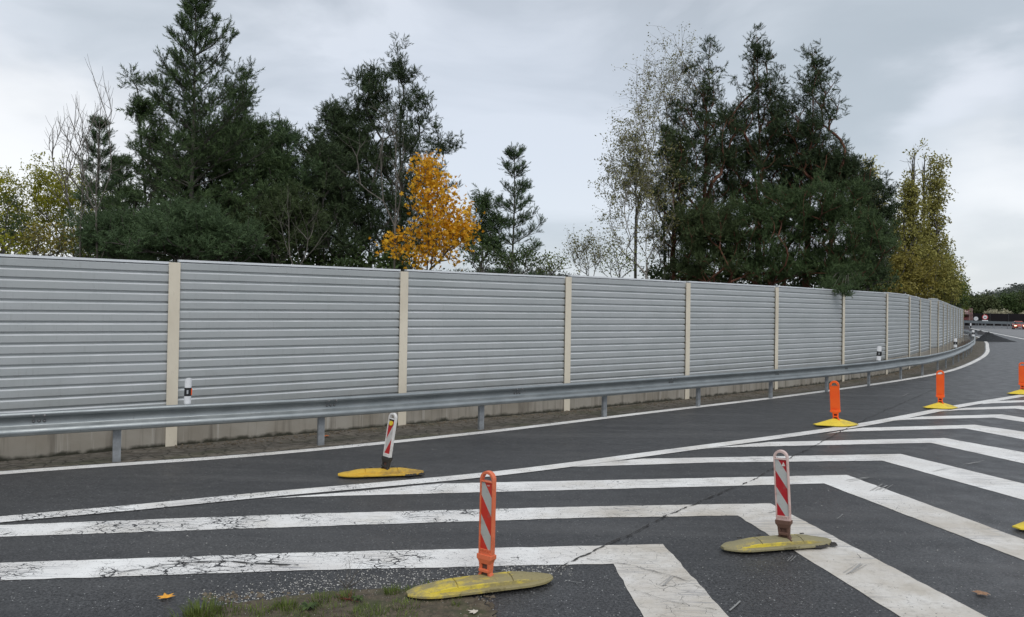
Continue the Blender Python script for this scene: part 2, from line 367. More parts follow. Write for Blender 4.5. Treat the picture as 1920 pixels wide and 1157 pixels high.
m_pop2 = foliage('pale_poplar_leaves', (.32, .29, .10), (.45, .42, .18), .8, .6, .25)
m_olive = foliage('olive_autumn_leaves', (.11, .098, .02), (.19, .16, .032), .8, .6, .25)
m_bir = foliage('birch_leaves', (.08, .085, .028), (.18, .17, .06), 2, .6, .25)
m_seed = foliage('pale_seed_heads', (.24, .23, .15), (.34, .32, .22), 1, .8)
m_grass = foliage('grass_blades', (.045, .07, .012), (.11, .145, .03), 9, .6, .25)
m_bark = noisy('grey_bark', (.055, .048, .040), (.12, .11, .095), 7, .9, bump=.4, obj=(1, 1, .3))
m_barkl = noisy('pale_bark', (.075, .066, .056), (.16, .145, .125), 7, .9, obj=(1, 1, .3))
m_barkr = noisy('reddish_pine_bark', (.085, .036, .022), (.16, .066, .036), 5, .9, bump=.4, obj=(1, 1, .3))
m_birk = mat('birch_bark', rough=.8); t = NT(m_birk); t.col(t.mix(t.rng(t.noise(5, 4, .7, t.pos((.5, .5, 3))), .5, .58), (.34, .32, .29), (.07, .06, .05)))
m_belt = foliage('belt_leaves', (.028, .042, .014), (.060, .072, .026), .3, .7, .15)
m_farw = foliage('far_forest_hazed', (.058, .072, .062), (.090, .100, .082), .05, .9)  # distance haze is put into the leaf colour, paler and bluer
m_hill = noisy('hill_ground', (.015, .028, .016), (.035, .045, .025), .05, .95)
m_grav = noisy('dark_gravel', (.010, .012, .014), (.045, .048, .052), 25, .95, bump=.8)
m_soil = noisy('brown_soil', (.05, .036, .024), (.10, .07, .045), 6, .95, bump=.6)
m_brr = noisy('dark_brown_timber', (.006, .004, .005), (.011, .008, .009), 1, .9)

# ------------------------------------------------------------------ the setting: ground and roads
def edge_px(L): return [g(u, v) for u, v in L]
EDGE = [np.array(p) for p in [(-24, -3.0), (-15, 3.9), (-10.2, 7.2)]]+edge_px([(0, 888), (500, 852), (900, 812), (1200, 776), (1500, 740), (1700, 711.5), (1790, 693)])+\
       [np.array(p) for p in [(24.3, 39.8), (29.3, 47.3), (34.5, 55.7), (39.1, 63.2), (44.2, 72), (50.8, 84), (58, 100)]]
EDGE = spline(EDGE, 8)
sheet('ground', [(-900, -300), (900, -300), (900, 1500), (-900, 1500)], -.02, m_ground)
vg = offset(EDGE, -.02)
outer = offset(EDGE, -6.0)
sheet('verge', list(vg)+list(outer)[::-1], 0., m_verge)
MWL = [g(1835, 619), g(1920, 636)]
mdir = (MWL[0]-MWL[1])/np.linalg.norm(MWL[0]-MWL[1]); mper = np.array([mdir[1], -mdir[0]])
road = [tuple(p) for p in offset(EDGE, -.16)]+[(60, 140), (110, 260), (200, 260), (330, -60), (-24, -60)]
sheet('asphalt_road', road, .004, m_asph)
def mline(off, a, b): return [MWL[1]+mper*off+mdir*s for s in np.linspace(a, b, 12)]
mw = mline(.6, -42, 75); mw2 = mline(40, -42, 75)
sheet('motorway', [tuple(p) for p in mw]+[tuple(p) for p in mw2[::-1]], .008, m_mway)
ribbon('motorway_edge_line', mline(0, -40, 72), .32, .012, m_paint)
ribbon('ramp_edge_line', EDGE, .21, .008, m_paint)
GORE = edge_px([(-420, 1020), (0, 976), (250, 953.5), (500, 929), (930, 889.5), (1250, 848), (1600, 800), (1800, 762), (1920, 742)])
GORE += [GORE[-1]+(GORE[-1]-GORE[-2])/np.linalg.norm(GORE[-1]-GORE[-2])*np.array([1, 1])*s for s in (8, 16)]
ribbon('gore_line', spline(GORE, 6), .25, .012, m_paint)
def chev(up, lo, left=None):
    U = edge_px(up); Lw = edge_px(lo)
    def ext(P, k=9.): d = (P[-1]-P[-2])/np.linalg.norm(P[-1]-P[-2]); return P+[P[-1]+d*k]
    U = ext(U); Lw = ext(Lw)
    if left:
        d = (U[0]-U[1])/np.linalg.norm(U[0]-U[1]); U = [U[0]+d*left]+U; Lw = [Lw[0]+d*left]+Lw
    # slightly uneven hand-laid edges
    rnd = random.Random(int(up[0][1]))
    def rough_(P):
        out = []
        for a, b in zip(P, P[1:]):
            n = max(1, int(np.linalg.norm(b-a)/.10))
            for k in range(n):
                q = a+(b-a)*k/n; out.append(q+np.array([rnd.uniform(-1, 1), rnd.uniform(-1, 1)])*(.008 if k else 0))
        return out+[P[-1]]
    sheet('chevron_marking', [tuple(p) for p in rough_(U)]+[tuple(p) for p in rough_(Lw)[::-1]], .008, m_paint)
chev([(0, 1057), (560, 1038), (1243, 1021.5), (1365, 1157)], [(0, 1090), (560, 1071), (1150, 1058.5), (1206, 1157)], 6)
chev([(0, 986), (560, 965), (1100, 951), (1445, 945), (1481, 964), (1847, 1157)], [(0, 1008), (560, 989), (1100, 972), (1383, 968), (1686, 1157)], 6)
chev([(640, 925), (820, 908), (1100, 902), (1588, 891.5), (1920, 1013)], [(490, 937), (560, 933), (1100, 919), (1545, 907.5), (1920, 1052)])
chev([(1150, 866), (1206, 861), (1688.5, 852), (1920, 908)], [(1000, 881), (1038, 877.5), (1340, 868), (1654, 864.6), (1920, 938.5)])
chev([(1400, 834), (1441, 829.6), (1770.5, 822), (1920, 849)], [(1300, 844), (1352, 839.7), (1744, 831), (1920, 870)])
chev([(1590, 806), (1618, 802.8), (1828, 797), (1920, 810.4)], [(1550, 814), (1582, 810), (1809, 804), (1920, 825)])
chev([(1700, 785), (1728, 781.7), (1879, 777.6), (1920, 784)], [(1660, 791), (1700, 787.5), (1863, 783.6), (1920, 792)])
chev([(1790, 767.5), (1810, 765.4), (1913, 761.5), (1945, 765.5)], [(1765, 772), (1798, 769.6), (1903, 766.6), (1945, 772)])
chev([(1850, 755), (1870, 752.5), (1950, 750), (1975, 753)], [(1840, 758.5), (1860, 756.6), (1945, 754), (1975, 758)])
# the long crack in the asphalt
def crack(name, pix, wpx, seed, z=.016):
    rnd = random.Random(seed); P = resample(spline(edge_px(pix), 6), .05); Lf = []; Rt = []
    nn = len(P); drift = 0
    for i, p in enumerate(P):
        a = P[max(i-1, 0)]; b = P[min(i+1, nn-1)]; tt = (b-a)/np.linalg.norm(b-a); n = np.array([tt[1], -tt[0]])
        drift = drift*.8+rnd.uniform(-.012, .012); wv = wpx*rnd.uniform(.15, 1.)*(1 if rnd.random() > .12 else .1)
        Lf.append(p+n*(drift+wv/2)); Rt.append(p+n*(drift-wv/2))
    v = [(p[0], p[1], z) for p in Lf]+[(p[0], p[1], z) for p in Rt]
    me = bpy.data.meshes.new(name); me.from_pydata(v, [], [(i, i+1, i+1+nn, i+nn) for i in range(nn-1)]); me.update()
    tag(link(name, me, m_crack), kind='structure')
crack('road_crack', [(1000, 1090), (1040, 1072), (1130, 1028), (1260, 966), (1340, 930), (1415, 899), (1480, 862), (1590, 803)], .026, 1)
crack('road_crack', [(1590, 803), (1690, 757), (1760, 728)], .02, 2)
crack('road_crack', [(1100, 1050), (1150, 1057), (1235, 1075), (1300, 1100), (1330, 1112)], .010, 5)
crack('road_crack', [(1190, 1110), (1260, 1130), (1345, 1147)], .006, 6)
crack('road_crack', [(560, 1062), (400, 1056), (270, 1070), (215, 1080)], .03, 3)

# ------------------------------------------------------------------ noise barrier
WP = [np.array(p) for p in [(-14.7, 4.45), (-11.55, 6.87), (-8.37, 9.31), (-5.2, 11.77), (-2.04, 14.22), (1.16, 16.56), (4.32, 19.12), (7.5, 21.95), (10.68, 24.9), (13.65, 28.1), (15.95, 30.95), (18.05, 34.1), (20.3, 37.4)]]
JOG = 12
WP.append(np.array([21.28, 38.45]))
for u in [1766, 1773.5, 1779, 1785, 1790, 1795, 1799, 1804]:
    d = g(u, 640); d = d/np.linalg.norm(d); c_ = WP[-1]; b_ = c_@d; disc = b_*b_-c_@c_+16
    WP.append(d*(b_+math.sqrt(max(disc, 0))))
TOPS = {2: (2.80, 2.80), 3: (2.84, 2.86), 4: (2.87, 2.88), 5: (2.92, 2.92), 6: (2.93, 2.94), 7: (2.95, 2.95), 8: (2.96, 2.98), 9: (3.0, 3.0), 10: (2.98, 2.97), 11: (2.95, 2.94), 12: (3.02, 3.02)}
barrier = empty('noise_barrier', (WP[3][0], WP[3][1], 0), 0, 'long noise barrier of ribbed grey panels between cream posts along the ramp', 'noise barrier')
B0 = Vector((WP[3][0], WP[3][1], 0))
PER = .15
def wall_bay(i):
    a, b = WP[i], WP[i+1]; L = np.linalg.norm(b-a); tdir = (b-a)/L; nrm = np.array([tdir[1], -tdir[0]])   # towards the road
    z0, z1 = TOPS.get(i, (2.97-.024*(i-13), 2.955-.024*(i-13)))
    pw = .07
    prof = [(.0, 0)]
    # from the top down: outward ledge, flat face, undercut, recessed strip
    for k in range(16):
        zt = -.04-k*PER
        prof += [(.053, zt-.010), (.056, zt-.013), (.056, zt-.106), (.054, zt-.109), (.026, zt-.114), (.026, zt-.142)]
    prof += [(.03, -.04-16*PER), (-.05, -.04-16*PER), (-.05, 0)]
    prof[0] = (.02, -.034)
    rings = []
    for s, zt in ((pw, z0), (L-pw, z1)):
        p = a+tdir*s
        rings.append([(p[0]+nrm[0]*y-B0.x, p[1]+nrm[1]*y-B0.y, zt+z) for y, z in prof])
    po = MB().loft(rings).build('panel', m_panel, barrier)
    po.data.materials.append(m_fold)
    for pf in po.data.polygons:                                  # folded upper edges of the ribs: sky light painted on as a paler colour
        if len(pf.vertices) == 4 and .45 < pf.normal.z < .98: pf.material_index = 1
    rings = []
    for s, zt in ((pw-.0, z0), (L-pw, z1)):
        p = a+tdir*s
        rings.append([(p[0]+nrm[0]*y-B0.x, p[1]+nrm[1]*y-B0.y, zt+z) for y, z in [(-.06, .003), (.064, .003), (.064, -.030), (.054, -.032), (-.06, -.002)]])
    MB().loft(rings).build('top_trim', m_pcap, barrier)
    rings = []
    zb = z0-.045-16*PER
    for s in (pw, L-pw):
        p = a+tdir*s
        rings.append([(p[0]+nrm[0]*y-B0.x, p[1]+nrm[1]*y-B0.y, z) for y, z in [(-.07, -.3), (.062, -.3), (.062, zb-.012), (.05, zb), (-.07, zb)]])
    c = MB().loft(rings).build('concrete_base', m_conc, barrier)
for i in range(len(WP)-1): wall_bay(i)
for i, p in enumerate(WP):
    a = WP[max(i-1, 0)]; b = WP[min(i+1, len(WP)-1)]; tdir = (b-a)/np.linalg.norm(b-a)
    ang = math.atan2(tdir[1], tdir[0]); zt = TOPS.get(i, (2.96-.024*(i-13),)*2)[0]-.045
    if i == JOG: zt = 2.93
    MM = Matrix.Translation((p[0]-B0.x, p[1]-B0.y, 0))@Matrix.Rotation(ang, 4, 'Z')
    mb = MB(); hw = .083
    mb.box(-hw, hw, -.09, -.078, -.3, zt, MM).box(-hw, hw, .075, .087, -.3, zt, MM).box(-.006, .006, -.078, .075, -.3, zt-.001, MM)
    mb.build('post', m_post, barrier, bevel=.003)
    if i in (3, 4, 5):
        MB().box(.012, .02, -.03, .02, zt, zt+.045, MM).build('bracket', m_dark, barrier)

# ------------------------------------------------------------------ guardrail
RP = edge_px([(218, 865), (600, 834), (900, 805), (1131, 782), (1307, 762.5), (1443, 747.5), (1548, 735), (1627, 724), (1687, 712), (1727.6, 705.2), (1755, 697), (1772, 690.6), (1784.7, 685), (1794.7, 679), (1802, 675), (1808, 671), (1813, 666.5), (1817, 663), (1820.5, 660)])
d0 = (RP[0]-RP[1])
RPs = spline([RP[0]+d0*4.6, RP[0]+d0*2.2, RP[0]]+RP[1:10]+[RP[11], RP[13], RP[15], RP[17], np.array((28.3, 47.3)), np.array((33.2, 55.4)), np.array((37.7, 63)), np.array((42.9, 72)), np.array((46.6, 79)), np.array((49, 84))], 10)
RAIL = offset(RPs, .13)
rail = empty('guardrail', (RP[0][0], RP[0][1], 0), 0, 'galvanised steel guardrail on posts in front of the noise barrier', 'guardrail')
R0 = RP[0]
WPROF = [(-.004, .728), (.018, .748), (.050, .755), (.072, .744), (.080, .724), (.076, .706), (.058, .692), (.018, .678), (.006, .664), (.002, .585), (.010, .570), (.050, .545), (.072, .524), (.080, .504), (.078, .482), (.064, .458), (.045, .449), (.015, .454), (-.004, .468)]
WBACK = [(y-.012, z+(.0 if .47 < z < .73 else (.010 if z < .6 else -.010))) for y, z in WPROF][::-1]
def arc_cum(P):
    s = [0]
    for a, b in zip(P, P[1:]): s.append(s[-1]+np.linalg.norm(b-a))
    return np.array(s)
RA = np.array(RAIL); CS = arc_cum(RAIL)
def rail_at(s): return np.array([np.interp(s, CS, RA[:, 0]), np.interp(s, CS, RA[:, 1])])
def rail_dir(s): d = rail_at(s+.1)-rail_at(s-.1); return d/np.linalg.norm(d)
# splice positions: two are fixed by the photograph, the rest follow at the beam length
def s_of(u, v):
    p = g(u, v); return CS[int(np.argmin(((RA-p)**2).sum(1)))]
def s_u(u, z=.8):          # arc position of the rail seen at picture column u
    best = None
    for s in np.arange(0, CS[-1], .03):
        p = rail_at(s)
        if p[0]/p[1] > .6038 and best: break
        q = np.array([p[0], p[1], z-H]); x = CX+F*(q@RT)/(q@FW)
        if best is None or abs(x-u) < best[0]: best = (abs(x-u), s)
    return best[1]
sA, sB, sC = s_of(590, 838), s_of(972, 802), s_of(70, 876)
spl = [sC-4.1, sC, sA, sB]
for u, v in [(1250, 770), (1447, 748), (1577, 732), (1670, 716)]: spl.append(s_of(u, v))
while spl[-1] < CS[-1]-4.2: spl.append(spl[-1]+4.1)
spl = [0]+[s for s in spl if s > .5]+[CS[-1]]; spl = sorted(spl)
bolt_me = None
def bolt(parent, p, d, y, z, rr=.014):
    global bolt_me
    if bolt_me is None:
        mb = MB(); mb.tube([(0, 0, 0), (0, -.006, 0), (0, -.012, 0)], [.021, .019, .010], 8)
        o = mb.build('bolt', m_bolt, parent, True); bolt_me = o.data
    else:
        o = bpy.data.objects.new('bolt', bolt_me); COL.objects.link(o); o.parent = parent
    n = np.array([d[1], -d[0]]); q = p+n*y
    o.location = (q[0]-R0[0], q[1]-R0[1], z); o.rotation_euler = (0, 0, math.atan2(d[1], d[0]))
for i in range(len(spl)-1):
    a, b = spl[i], spl[i+1]+(.12 if i < len(spl)-2 else 0); rings = []
    if b-a < .3: continue
    for s in np.linspace(a, b, max(3, int((b-a)/.6)+1)):
        p = rail_at(s); d = rail_dir(s); n = np.array([d[1], -d[0]]); lap = .0035*(s-a)/(b-a)
        rings.append([(p[0]+n[0]*(y+lap)-R0[0], p[1]+n[1]*(y+lap)-R0[1], z) for y, z in WPROF+WBACK])
    beam = MB().loft(rings).build('beam', m_steel, rail, False)
    beam.data.polygons.foreach_set('use_smooth', [len(p.vertices) == 4 for p in beam.data.polygons])
    md = beam.modifiers.new('e', 'EDGE_SPLIT'); md.split_angle = rad(42)
    if a < s_of(1600, 728) and a > 0:
        for k, ds in enumerate((.05, .17)):
            p = rail_at(a+ds); d = rail_dir(a+ds); bolt(beam, p, d, .090, .703)
            bolt(beam, p, d, .010, .625); 
        p = rail_at(a+.11); bolt(beam, p, rail_dir(a), .010, .625)
post_s = [s_of(u, v) for u, v in [(218, 865), (600, 834), (900, 805), (1131, 782), (1307, 762.5), (1443, 747.5), (1548, 735), (1627, 724), (1687, 712), (1727.6, 705.2), (1755, 697), (1772, 690.6)]]
post_s = [post_s[0]-5.8, post_s[0]-2.9]+post_s
while post_s[-1] < CS[-1]-3: post_s.append(post_s[-1]+2.9)
pm = None
for s in post_s:
    if s < .2: continue
    p = rail_at(s); d = rail_dir(s)
    if pm is None:
        mb = MB(); mb.box(-.05, .05, -.0, .006, -.3, .70).box(-.05, -.044, .006, .055, -.3, .70).box(.044, .05, .006, .055, -.3, .70)
        o = mb.build('post', m_steel2, rail); pm = o.data
        s1 = MB().box(-.06, .06, -.055, -.002, .585, .625).build('spacer', m_steel2, o); sm = s1.data
    else:
        o = bpy.data.objects.new('post', pm); COL.objects.link(o); o.parent = rail
        q_ = bpy.data.objects.new('spacer', sm); COL.objects.link(q_); q_.parent = o
    n = np.array([d[1], -d[0]]); q = p-n*.075
    o.location = (q[0]-R0[0], q[1]-R0[1], 0); o.rotation_euler = (0, 0, math.atan2(d[1], d[0]))

# white reflector posts standing on the guardrail
def reflector_post(s, z0, label, yaw, lean=0., hh=.33, refl=m_refw, wd=.062, back=.06):
    p = rail_at(s); d = rail_dir(s); n = np.array([d[1], -d[0]]); p = p-n*back+n*.0
    o = empty('reflector_post', (p[0], p[1], z0), yaw, label, 'reflector post', 'white reflector posts along the guardrail'); o.rotation_euler = (0, lean, yaw)
    def sect(z, r=1.): return [(wd*math.cos(a)*r, .036*math.sin(a)*r, z) for a in [2*math.pi*k/14 for k in range(14)]]
    MB().loft([sect(-.02, .9), sect(.0, 1), sect(hh*.30)]).build('foot', m_white, o, False, .002)
    MB().loft([sect(hh*.30+.0005, 1.03), sect(hh*.66, 1.03)]).build('black_band', m_black, o)
    b = MB(); top = [(x, y, hh-.03*(y/.036)) for x, y, z in sect(0)]
    b.loft([sect(hh*.66+.0005), top]).build('head', m_white, o)
    MB().box(-.026, -.004, -.042, -.026, hh*.40, hh*.56).build('reflector', m_refw, o, False, .003)
    MB().box(wd*.75, wd*1.06, -.028, .01, hh*.34, hh*.62).build('side_reflector', m_refo if refl is m_refo else m_black, o, False, .003)
    MB().box(-.03, .03, -.02, .02, -.10, -.021).build('bracket', m_dark, o)
    return o
reflector_post(s_u(352), .76, 'white reflector post with black band and orange side reflector by the nearest cream post', rad(38), .02, .33, m_refo, .048, .05)
reflector_post(s_u(1651), .77, 'flat white reflector post with black square just left of a cream post', rad(2), .05, .40, m_refw, .072)
reflector_post(s_u(1794), .78, 'white reflector post at the bend, next to the brown soil strip', rad(-10), 0, .36, m_refw, .075)
reflector_post(s_u(1826.5), .80, 'white reflector post at the far end of the guardrail', rad(-10), 0, .40, m_refw, .09)
for nm, u, v, z, lb in (('a', 1813.5, 626, .9, 'small white marker post beside the dark machine'), ('b', 1820, 616, .9, 'small white marker post on the motorway shoulder')):
    p = g(u, v); o = empty('marker_post', (p[0], p[1], 0), 0, lb, 'marker post')
    MB().box(-.07, .07, -.05, .05, 0, .5).build('shaft', m_black, o, False, .01); MB().box(-.09, .09, -.06, .06, .5, .95).build('head', m_white, o, False, .02)

# ------------------------------------------------------------------ traffic delineators
def text_mesh(name, body, size, ext, m, parent, M4):
    cu = bpy.data.curves.new(name, 'FONT'); cu.body = body; cu.size = size; cu.extrude = ext; cu.align_x = 'CENTER'; cu.resolution_u = 2
    tmp = bpy.data.objects.new('tmp', cu); COL.objects.link(tmp); dg = bpy.context.evaluated_depsgraph_get()
    me = bpy.data.meshes.new_from_object(tmp.evaluated_get(dg)); bpy.data.objects.remove(tmp); me.transform(M4); me.materials.clear()
    return link(name, me, m, parent)
def base_plate(root, L, W, Hh, m, yaw, broken=0, letters=False, peaked=False):
    st = [-.5, -.49, -.46, -.42, -.37, -.30, -.225, -.194, -.191, -.187, -.184, -.1, 0, .1, .184, .187, .191, .194, .225, .30, .37, .42, .46, .49, .5]
    rings = []
    for s in st:
        e = abs(s)*2; wv = W/2*float(np.interp(e, [0, .66, .84, .95, 1], [1, 1, .76, .46, .22]))
        hv = Hh*float(np.interp(e, [0, .45, .62, .82, 1], [1, .97, .80, .48, .26])); hv -= .011 if abs(abs(s)-.189) < .003 else 0
        if peaked: hv = Hh*float(np.interp(e, [0, .22, 1], [1, .92, .14])); wv = W/2*float(np.interp(e, [0, .35, 1], [1, .92, .22]))
        rim = min(.020, hv*.6); x = s*L; r = []
        for k, zz in [(-1, 0), (-1, rim*.75), (-.97, rim), (-.72, rim+.004), (-.70, max(rim+.008, hv*.68)), (-.63, max(rim+.010, hv*.74)), (-.36, hv), (0, hv*1.03), (.36, hv), (.63, max(rim+.010, hv*.74)), (.70, max(rim+.008, hv*.68)), (.72, rim+.004), (.97, rim), (1, rim*.75), (1, 0)]:
            if peaked: zz = 0 if abs(k) == 1 and zz == 0 else .012+(hv-.012)*(1-abs(k))**.85 if hv > .012 else .012
            r.append((x, wv*k, zz))
        rings.append(r)
    o = MB().loft(rings).build('base_plate', m, root); o.rotation_euler = (0, 0, yaw); o.location.z = .014
    for p in o.data.polygons: p.use_smooth = len(p.vertices) == 4
    md = o.modifiers.new('e', 'EDGE_SPLIT'); md.split_angle = rad(22)
    o.data.materials.append(m_ridge if m in (m_yold, m_yold2) else m)
    for p in o.data.polygons:
        ys = [abs(o.data.vertices[i].co.y) for i in p.vertices]; zs_ = [o.data.vertices[i].co.z for i in p.vertices]
        if len(p.vertices) == 4 and max(ys) < W/2*.73 and min(ys) > W/2*.60 and abs(p.center.x) < L*.38: p.material_index = 1
    for sx in (() if peaked else (-.30, -.12, .14, .29)):
        b = MB().box(-.020, .020, -.008, .008, 0, .006).build('slot', m_blk, o); b.location = (sx*L, W*.30, Hh*.98 if abs(sx) < .2 else Hh*.80)
    if letters:
        M4 = Matrix.Translation((0.06, -W/2-.003, .006))@Matrix.Rotation(rad(90), 4, 'X')
        text_mesh('raised_lettering', 'KLEMMFIX 12', .028, .002, m, o, M4)
    if broken:
        rnd = random.Random(4); mb = MB()
        for k in range(26):
            x = L*(.28+.22*rnd.random()); y = -W*.5*(1-abs(x/L-.3)*1.2)+rnd.uniform(-.012, .03); a = rnd.uniform(0, 3)
            q = rnd.uniform(.008, .024); mb.loft([[(x-q*1.6, y, -.004), (x, y-q*.6, -.004), (x+q*1.5, y, -.004), (x, y+q*.6, -.004)], [(x-q*.7, y, .012+q*.5), (x, y-q*.3, .014), (x+q*.6, y, .010+q*.4), (x, y+q*.3, .013)]])
        mb.build('torn_edge', m_blk, o)
    return o
def delineator(u, v, label, yaw, plate_yaw, mf, ms, msock, mplate, L=1.15, W=.29, Hh=.075, lean=(0, 0), h=.88, wd=.13, plain=False, off=(0, 0), lamp=False, mark=None, letters=False, broken=0, thick=.042):
    p = g(u, v) if not isinstance(u, np.ndarray) else u
    root = empty('traffic_delineator', (p[0], p[1], .016), 0, label, 'traffic delineator', 'traffic delineators on the hatched area')
    pl = base_plate(root, L, W, Hh, mplate, plate_yaw, broken, letters, plain); pl.location.x = off[0]; pl.location.y = off[1]
    zb = Hh-.01
    hold = bpy.data.objects.new('panel', None)
    r = wd/2; t2 = thick/2
    # socket with an opening and two feet
    mb = MB(); hh = h-zb; zs = .20
    def ring(z, wx, wy): return [(-wx, -wy, z), (wx, -wy, z), (wx, wy, z), (-wx, wy, z)]
    mb.loft([ring(.112, .050, .030), ring(.135, .056, .034), ring(.150, r+.004, t2+.016), ring(.182, r+.006, t2+.014)])
    for sx in (-1, 1):
        mb.loft([[(sx*.056+x, y, z) for x, y, z in ring(-.004, .013, .026)], [(sx*.037+x, y, z) for x, y, z in ring(.045, .011, .024)], [(sx*.040+x, y, z) for x, y, z in ring(.113, .012, .029)]])
        mb.box(sx*.056-.018, sx*.056+.018, -.036, .036, -.012, .008)
    mb.box(-.044, .044, -.042, -.016, .052, .074)
    sk = mb.build('socket', msock, root, False, .003)
    MB().box(-.026, .026, -.012, .012, .0, .115).build('pin', m_brown if msock is not m_or2 else mat('dark_red_core', (.12, .01, .01), .7), sk)
    # frame: slab, side rails, loop handle
    def arc(rr, n=12): return [(rr*math.cos(math.pi*k/n), rr*math.sin(math.pi*k/n)) for k in range(n+1)]
    ztop = hh-r; zbar = ztop-.012
    mb = MB(); o_ = [(x, ztop+z) for x, z in arc(r)]; i_ = [(x, ztop+z*.93) for x, z in arc(r-(.036 if plain else .019))]
    n = len(o_); vv = [(x, -t2, z) for x, z in o_+i_]+[(x, t2, z) for x, z in o_+i_]; f = []
    for k in range(n-1):
        f += [(k, k+1, n+k+1, n+k), (2*n+k+1, 2*n+k, 3*n+k, 3*n+k+1), (k+1, k, 2*n+k, 2*n+k+1), (n+k, n+k+1, 3*n+k+1, 3*n+k)]
    mb.add(vv, f)
    mb.box(-r, -r+.013, -t2, t2, .175, ztop).box(r-.013, r, -t2, t2, .175, ztop)
    mb.box(-r+.012, r-.012, -t2-.001, t2+.001, zbar-.01, zbar)
    mb.box(-r+.012, r-.012, -.008, .008, .20, zbar-.01)
    mb.box(-r+.004, r-.004, -t2-.001, t2+.001, .176, .20)
    for k in range(5):
        x = -.036+.018*k; mb.box(x-.004, x+.004, -t2-.004, -t2+.002, .198, .222, Matrix.Rotation(0, 4, 'Z'))
    mb.box(-r+.012, r-.012, -t2+.004, -.008, .20, .222)
    fr = mb.build('frame', mf, root, False, .0025)
    kids = [sk, fr]
    if not plain:
        sh = MB().box(-r+.014, r-.014, -.0135, -.008, .222, zbar-.012).build('reflective_sheet', ms, root); kids.append(sh)
        sb_ = MB().box(-r+.014, r-.014, .008, .0135, .222, zbar-.012).build('reflective_sheet', ms, root); kids.append(sb_)
        if mark == 'word':
            text_mesh('printed_word', 'HIT', .017, .0004, m_letw, sh, Matrix.Translation((.016, -.0142, zbar-.040))@Matrix.Rotation(rad(90), 4, 'X'))
        if mark == 'logo':
            MB().prism([(-.014, 0), (.018, 0), (.002, .036)], -.0150, -.0136).build('white_emblem', m_letw, sh).location = (.022, 0, zbar-.066)
            MB().prism([(.001, .008), (.012, .008), (.003, .020)], -.0158, -.0151).build('emblem_cutout', ms, sh).location = (.022, 0, zbar-.066)
    else:
        sh = MB().box(-r+.014, r-.014, -.020, -.008, .222, zbar-.012).build('backing_board', mf, root); kids.append(sh)
    if lamp:
        l_ = MB().tube([(0, -.026, 0), (0, -.014, 0)], .030, 16).build('yellow_reflector', m_lamp, root); l_.location = (0, 0, zbar-.06); kids.append(l_)
        k_ = MB().box(-.04, .04, -.018, -.013, zbar-.03, zbar-.012).build('reflector_clip', m_blk, root); kids.append(k_)
    RM = Matrix.Rotation(yaw, 4, 'Z')
    LM = Matrix.Translation((0, 0, zb))@Matrix.Rotation(lean[0], 4, 'Y')@Matrix.Rotation(lean[1], 4, 'X')
    for k in kids:
        loc = k.location.copy(); k.matrix_local = LM@RM@Matrix.Translation(loc)
    return root
delineator(911, 1102, 'worn orange delineator with red and white stripes in the centre foreground', rad(-36), rad(21), m_or1, m_st1, m_or1, m_yold, L=1.17, W=.29, Hh=.072, lean=(rad(.4), 0), h=.885, mark='word', letters=True, off=(-.03, -.05))
delineator(1471, 1028, 'faded pink framed delineator with red and white stripes on a bleached plate', rad(-36), rad(15), m_pink, m_st2, m_brown, m_yold2, L=1.12, W=.29, Hh=.072, lean=(rad(-3.2), 0), h=.885, mark='logo', letters=True, off=(-.07, 0), broken=1)
delineator(722, 893, 'white framed striped delineator leaning right on an orange yellow plate', rad(-36), rad(13), m_whp, m_st3, m_blk, m_ynew, L=1.08, W=.30, Hh=.065, lean=(rad(7.5), 0), h=.80, wd=.12, lamp=True, off=(-.05, 0), broken=1)
delineator(1567, 799, 'bright orange delineator nearest the gore tip line, between the others', rad(-32), rad(10), m_or2, None, m_or2, m_ybrt, L=.90, W=.48, Hh=.12, lean=(rad(-3.0), 0), h=.86, wd=.175, plain=True)
delineator(1763, 766.5, 'bright orange delineator farther up the gore, beside the curving guardrail', rad(-32), rad(10), m_or2, None, m_or2, m_ybrt, L=.84, W=.48, Hh=.12, lean=(rad(-.6), 0), h=.88, wd=.165, plain=True)
delineator(1917, 740, 'bright orange delineator cut by the right edge of the picture', rad(-32), rad(10), m_or2, None, m_or2, m_ybrt, L=.90, W=.48, Hh=.12, lean=(rad(-.6), 0), h=.89, wd=.175, plain=True)
delineator(g(1925, 993)+np.array((.38, .06)), 0, 'delineator at the right edge of which only the yellow plate tip is seen', rad(-32), rad(14), m_or2, None, m_or2, m_ybrt, L=1.1, W=.44, Hh=.10, h=.87, plain=True)

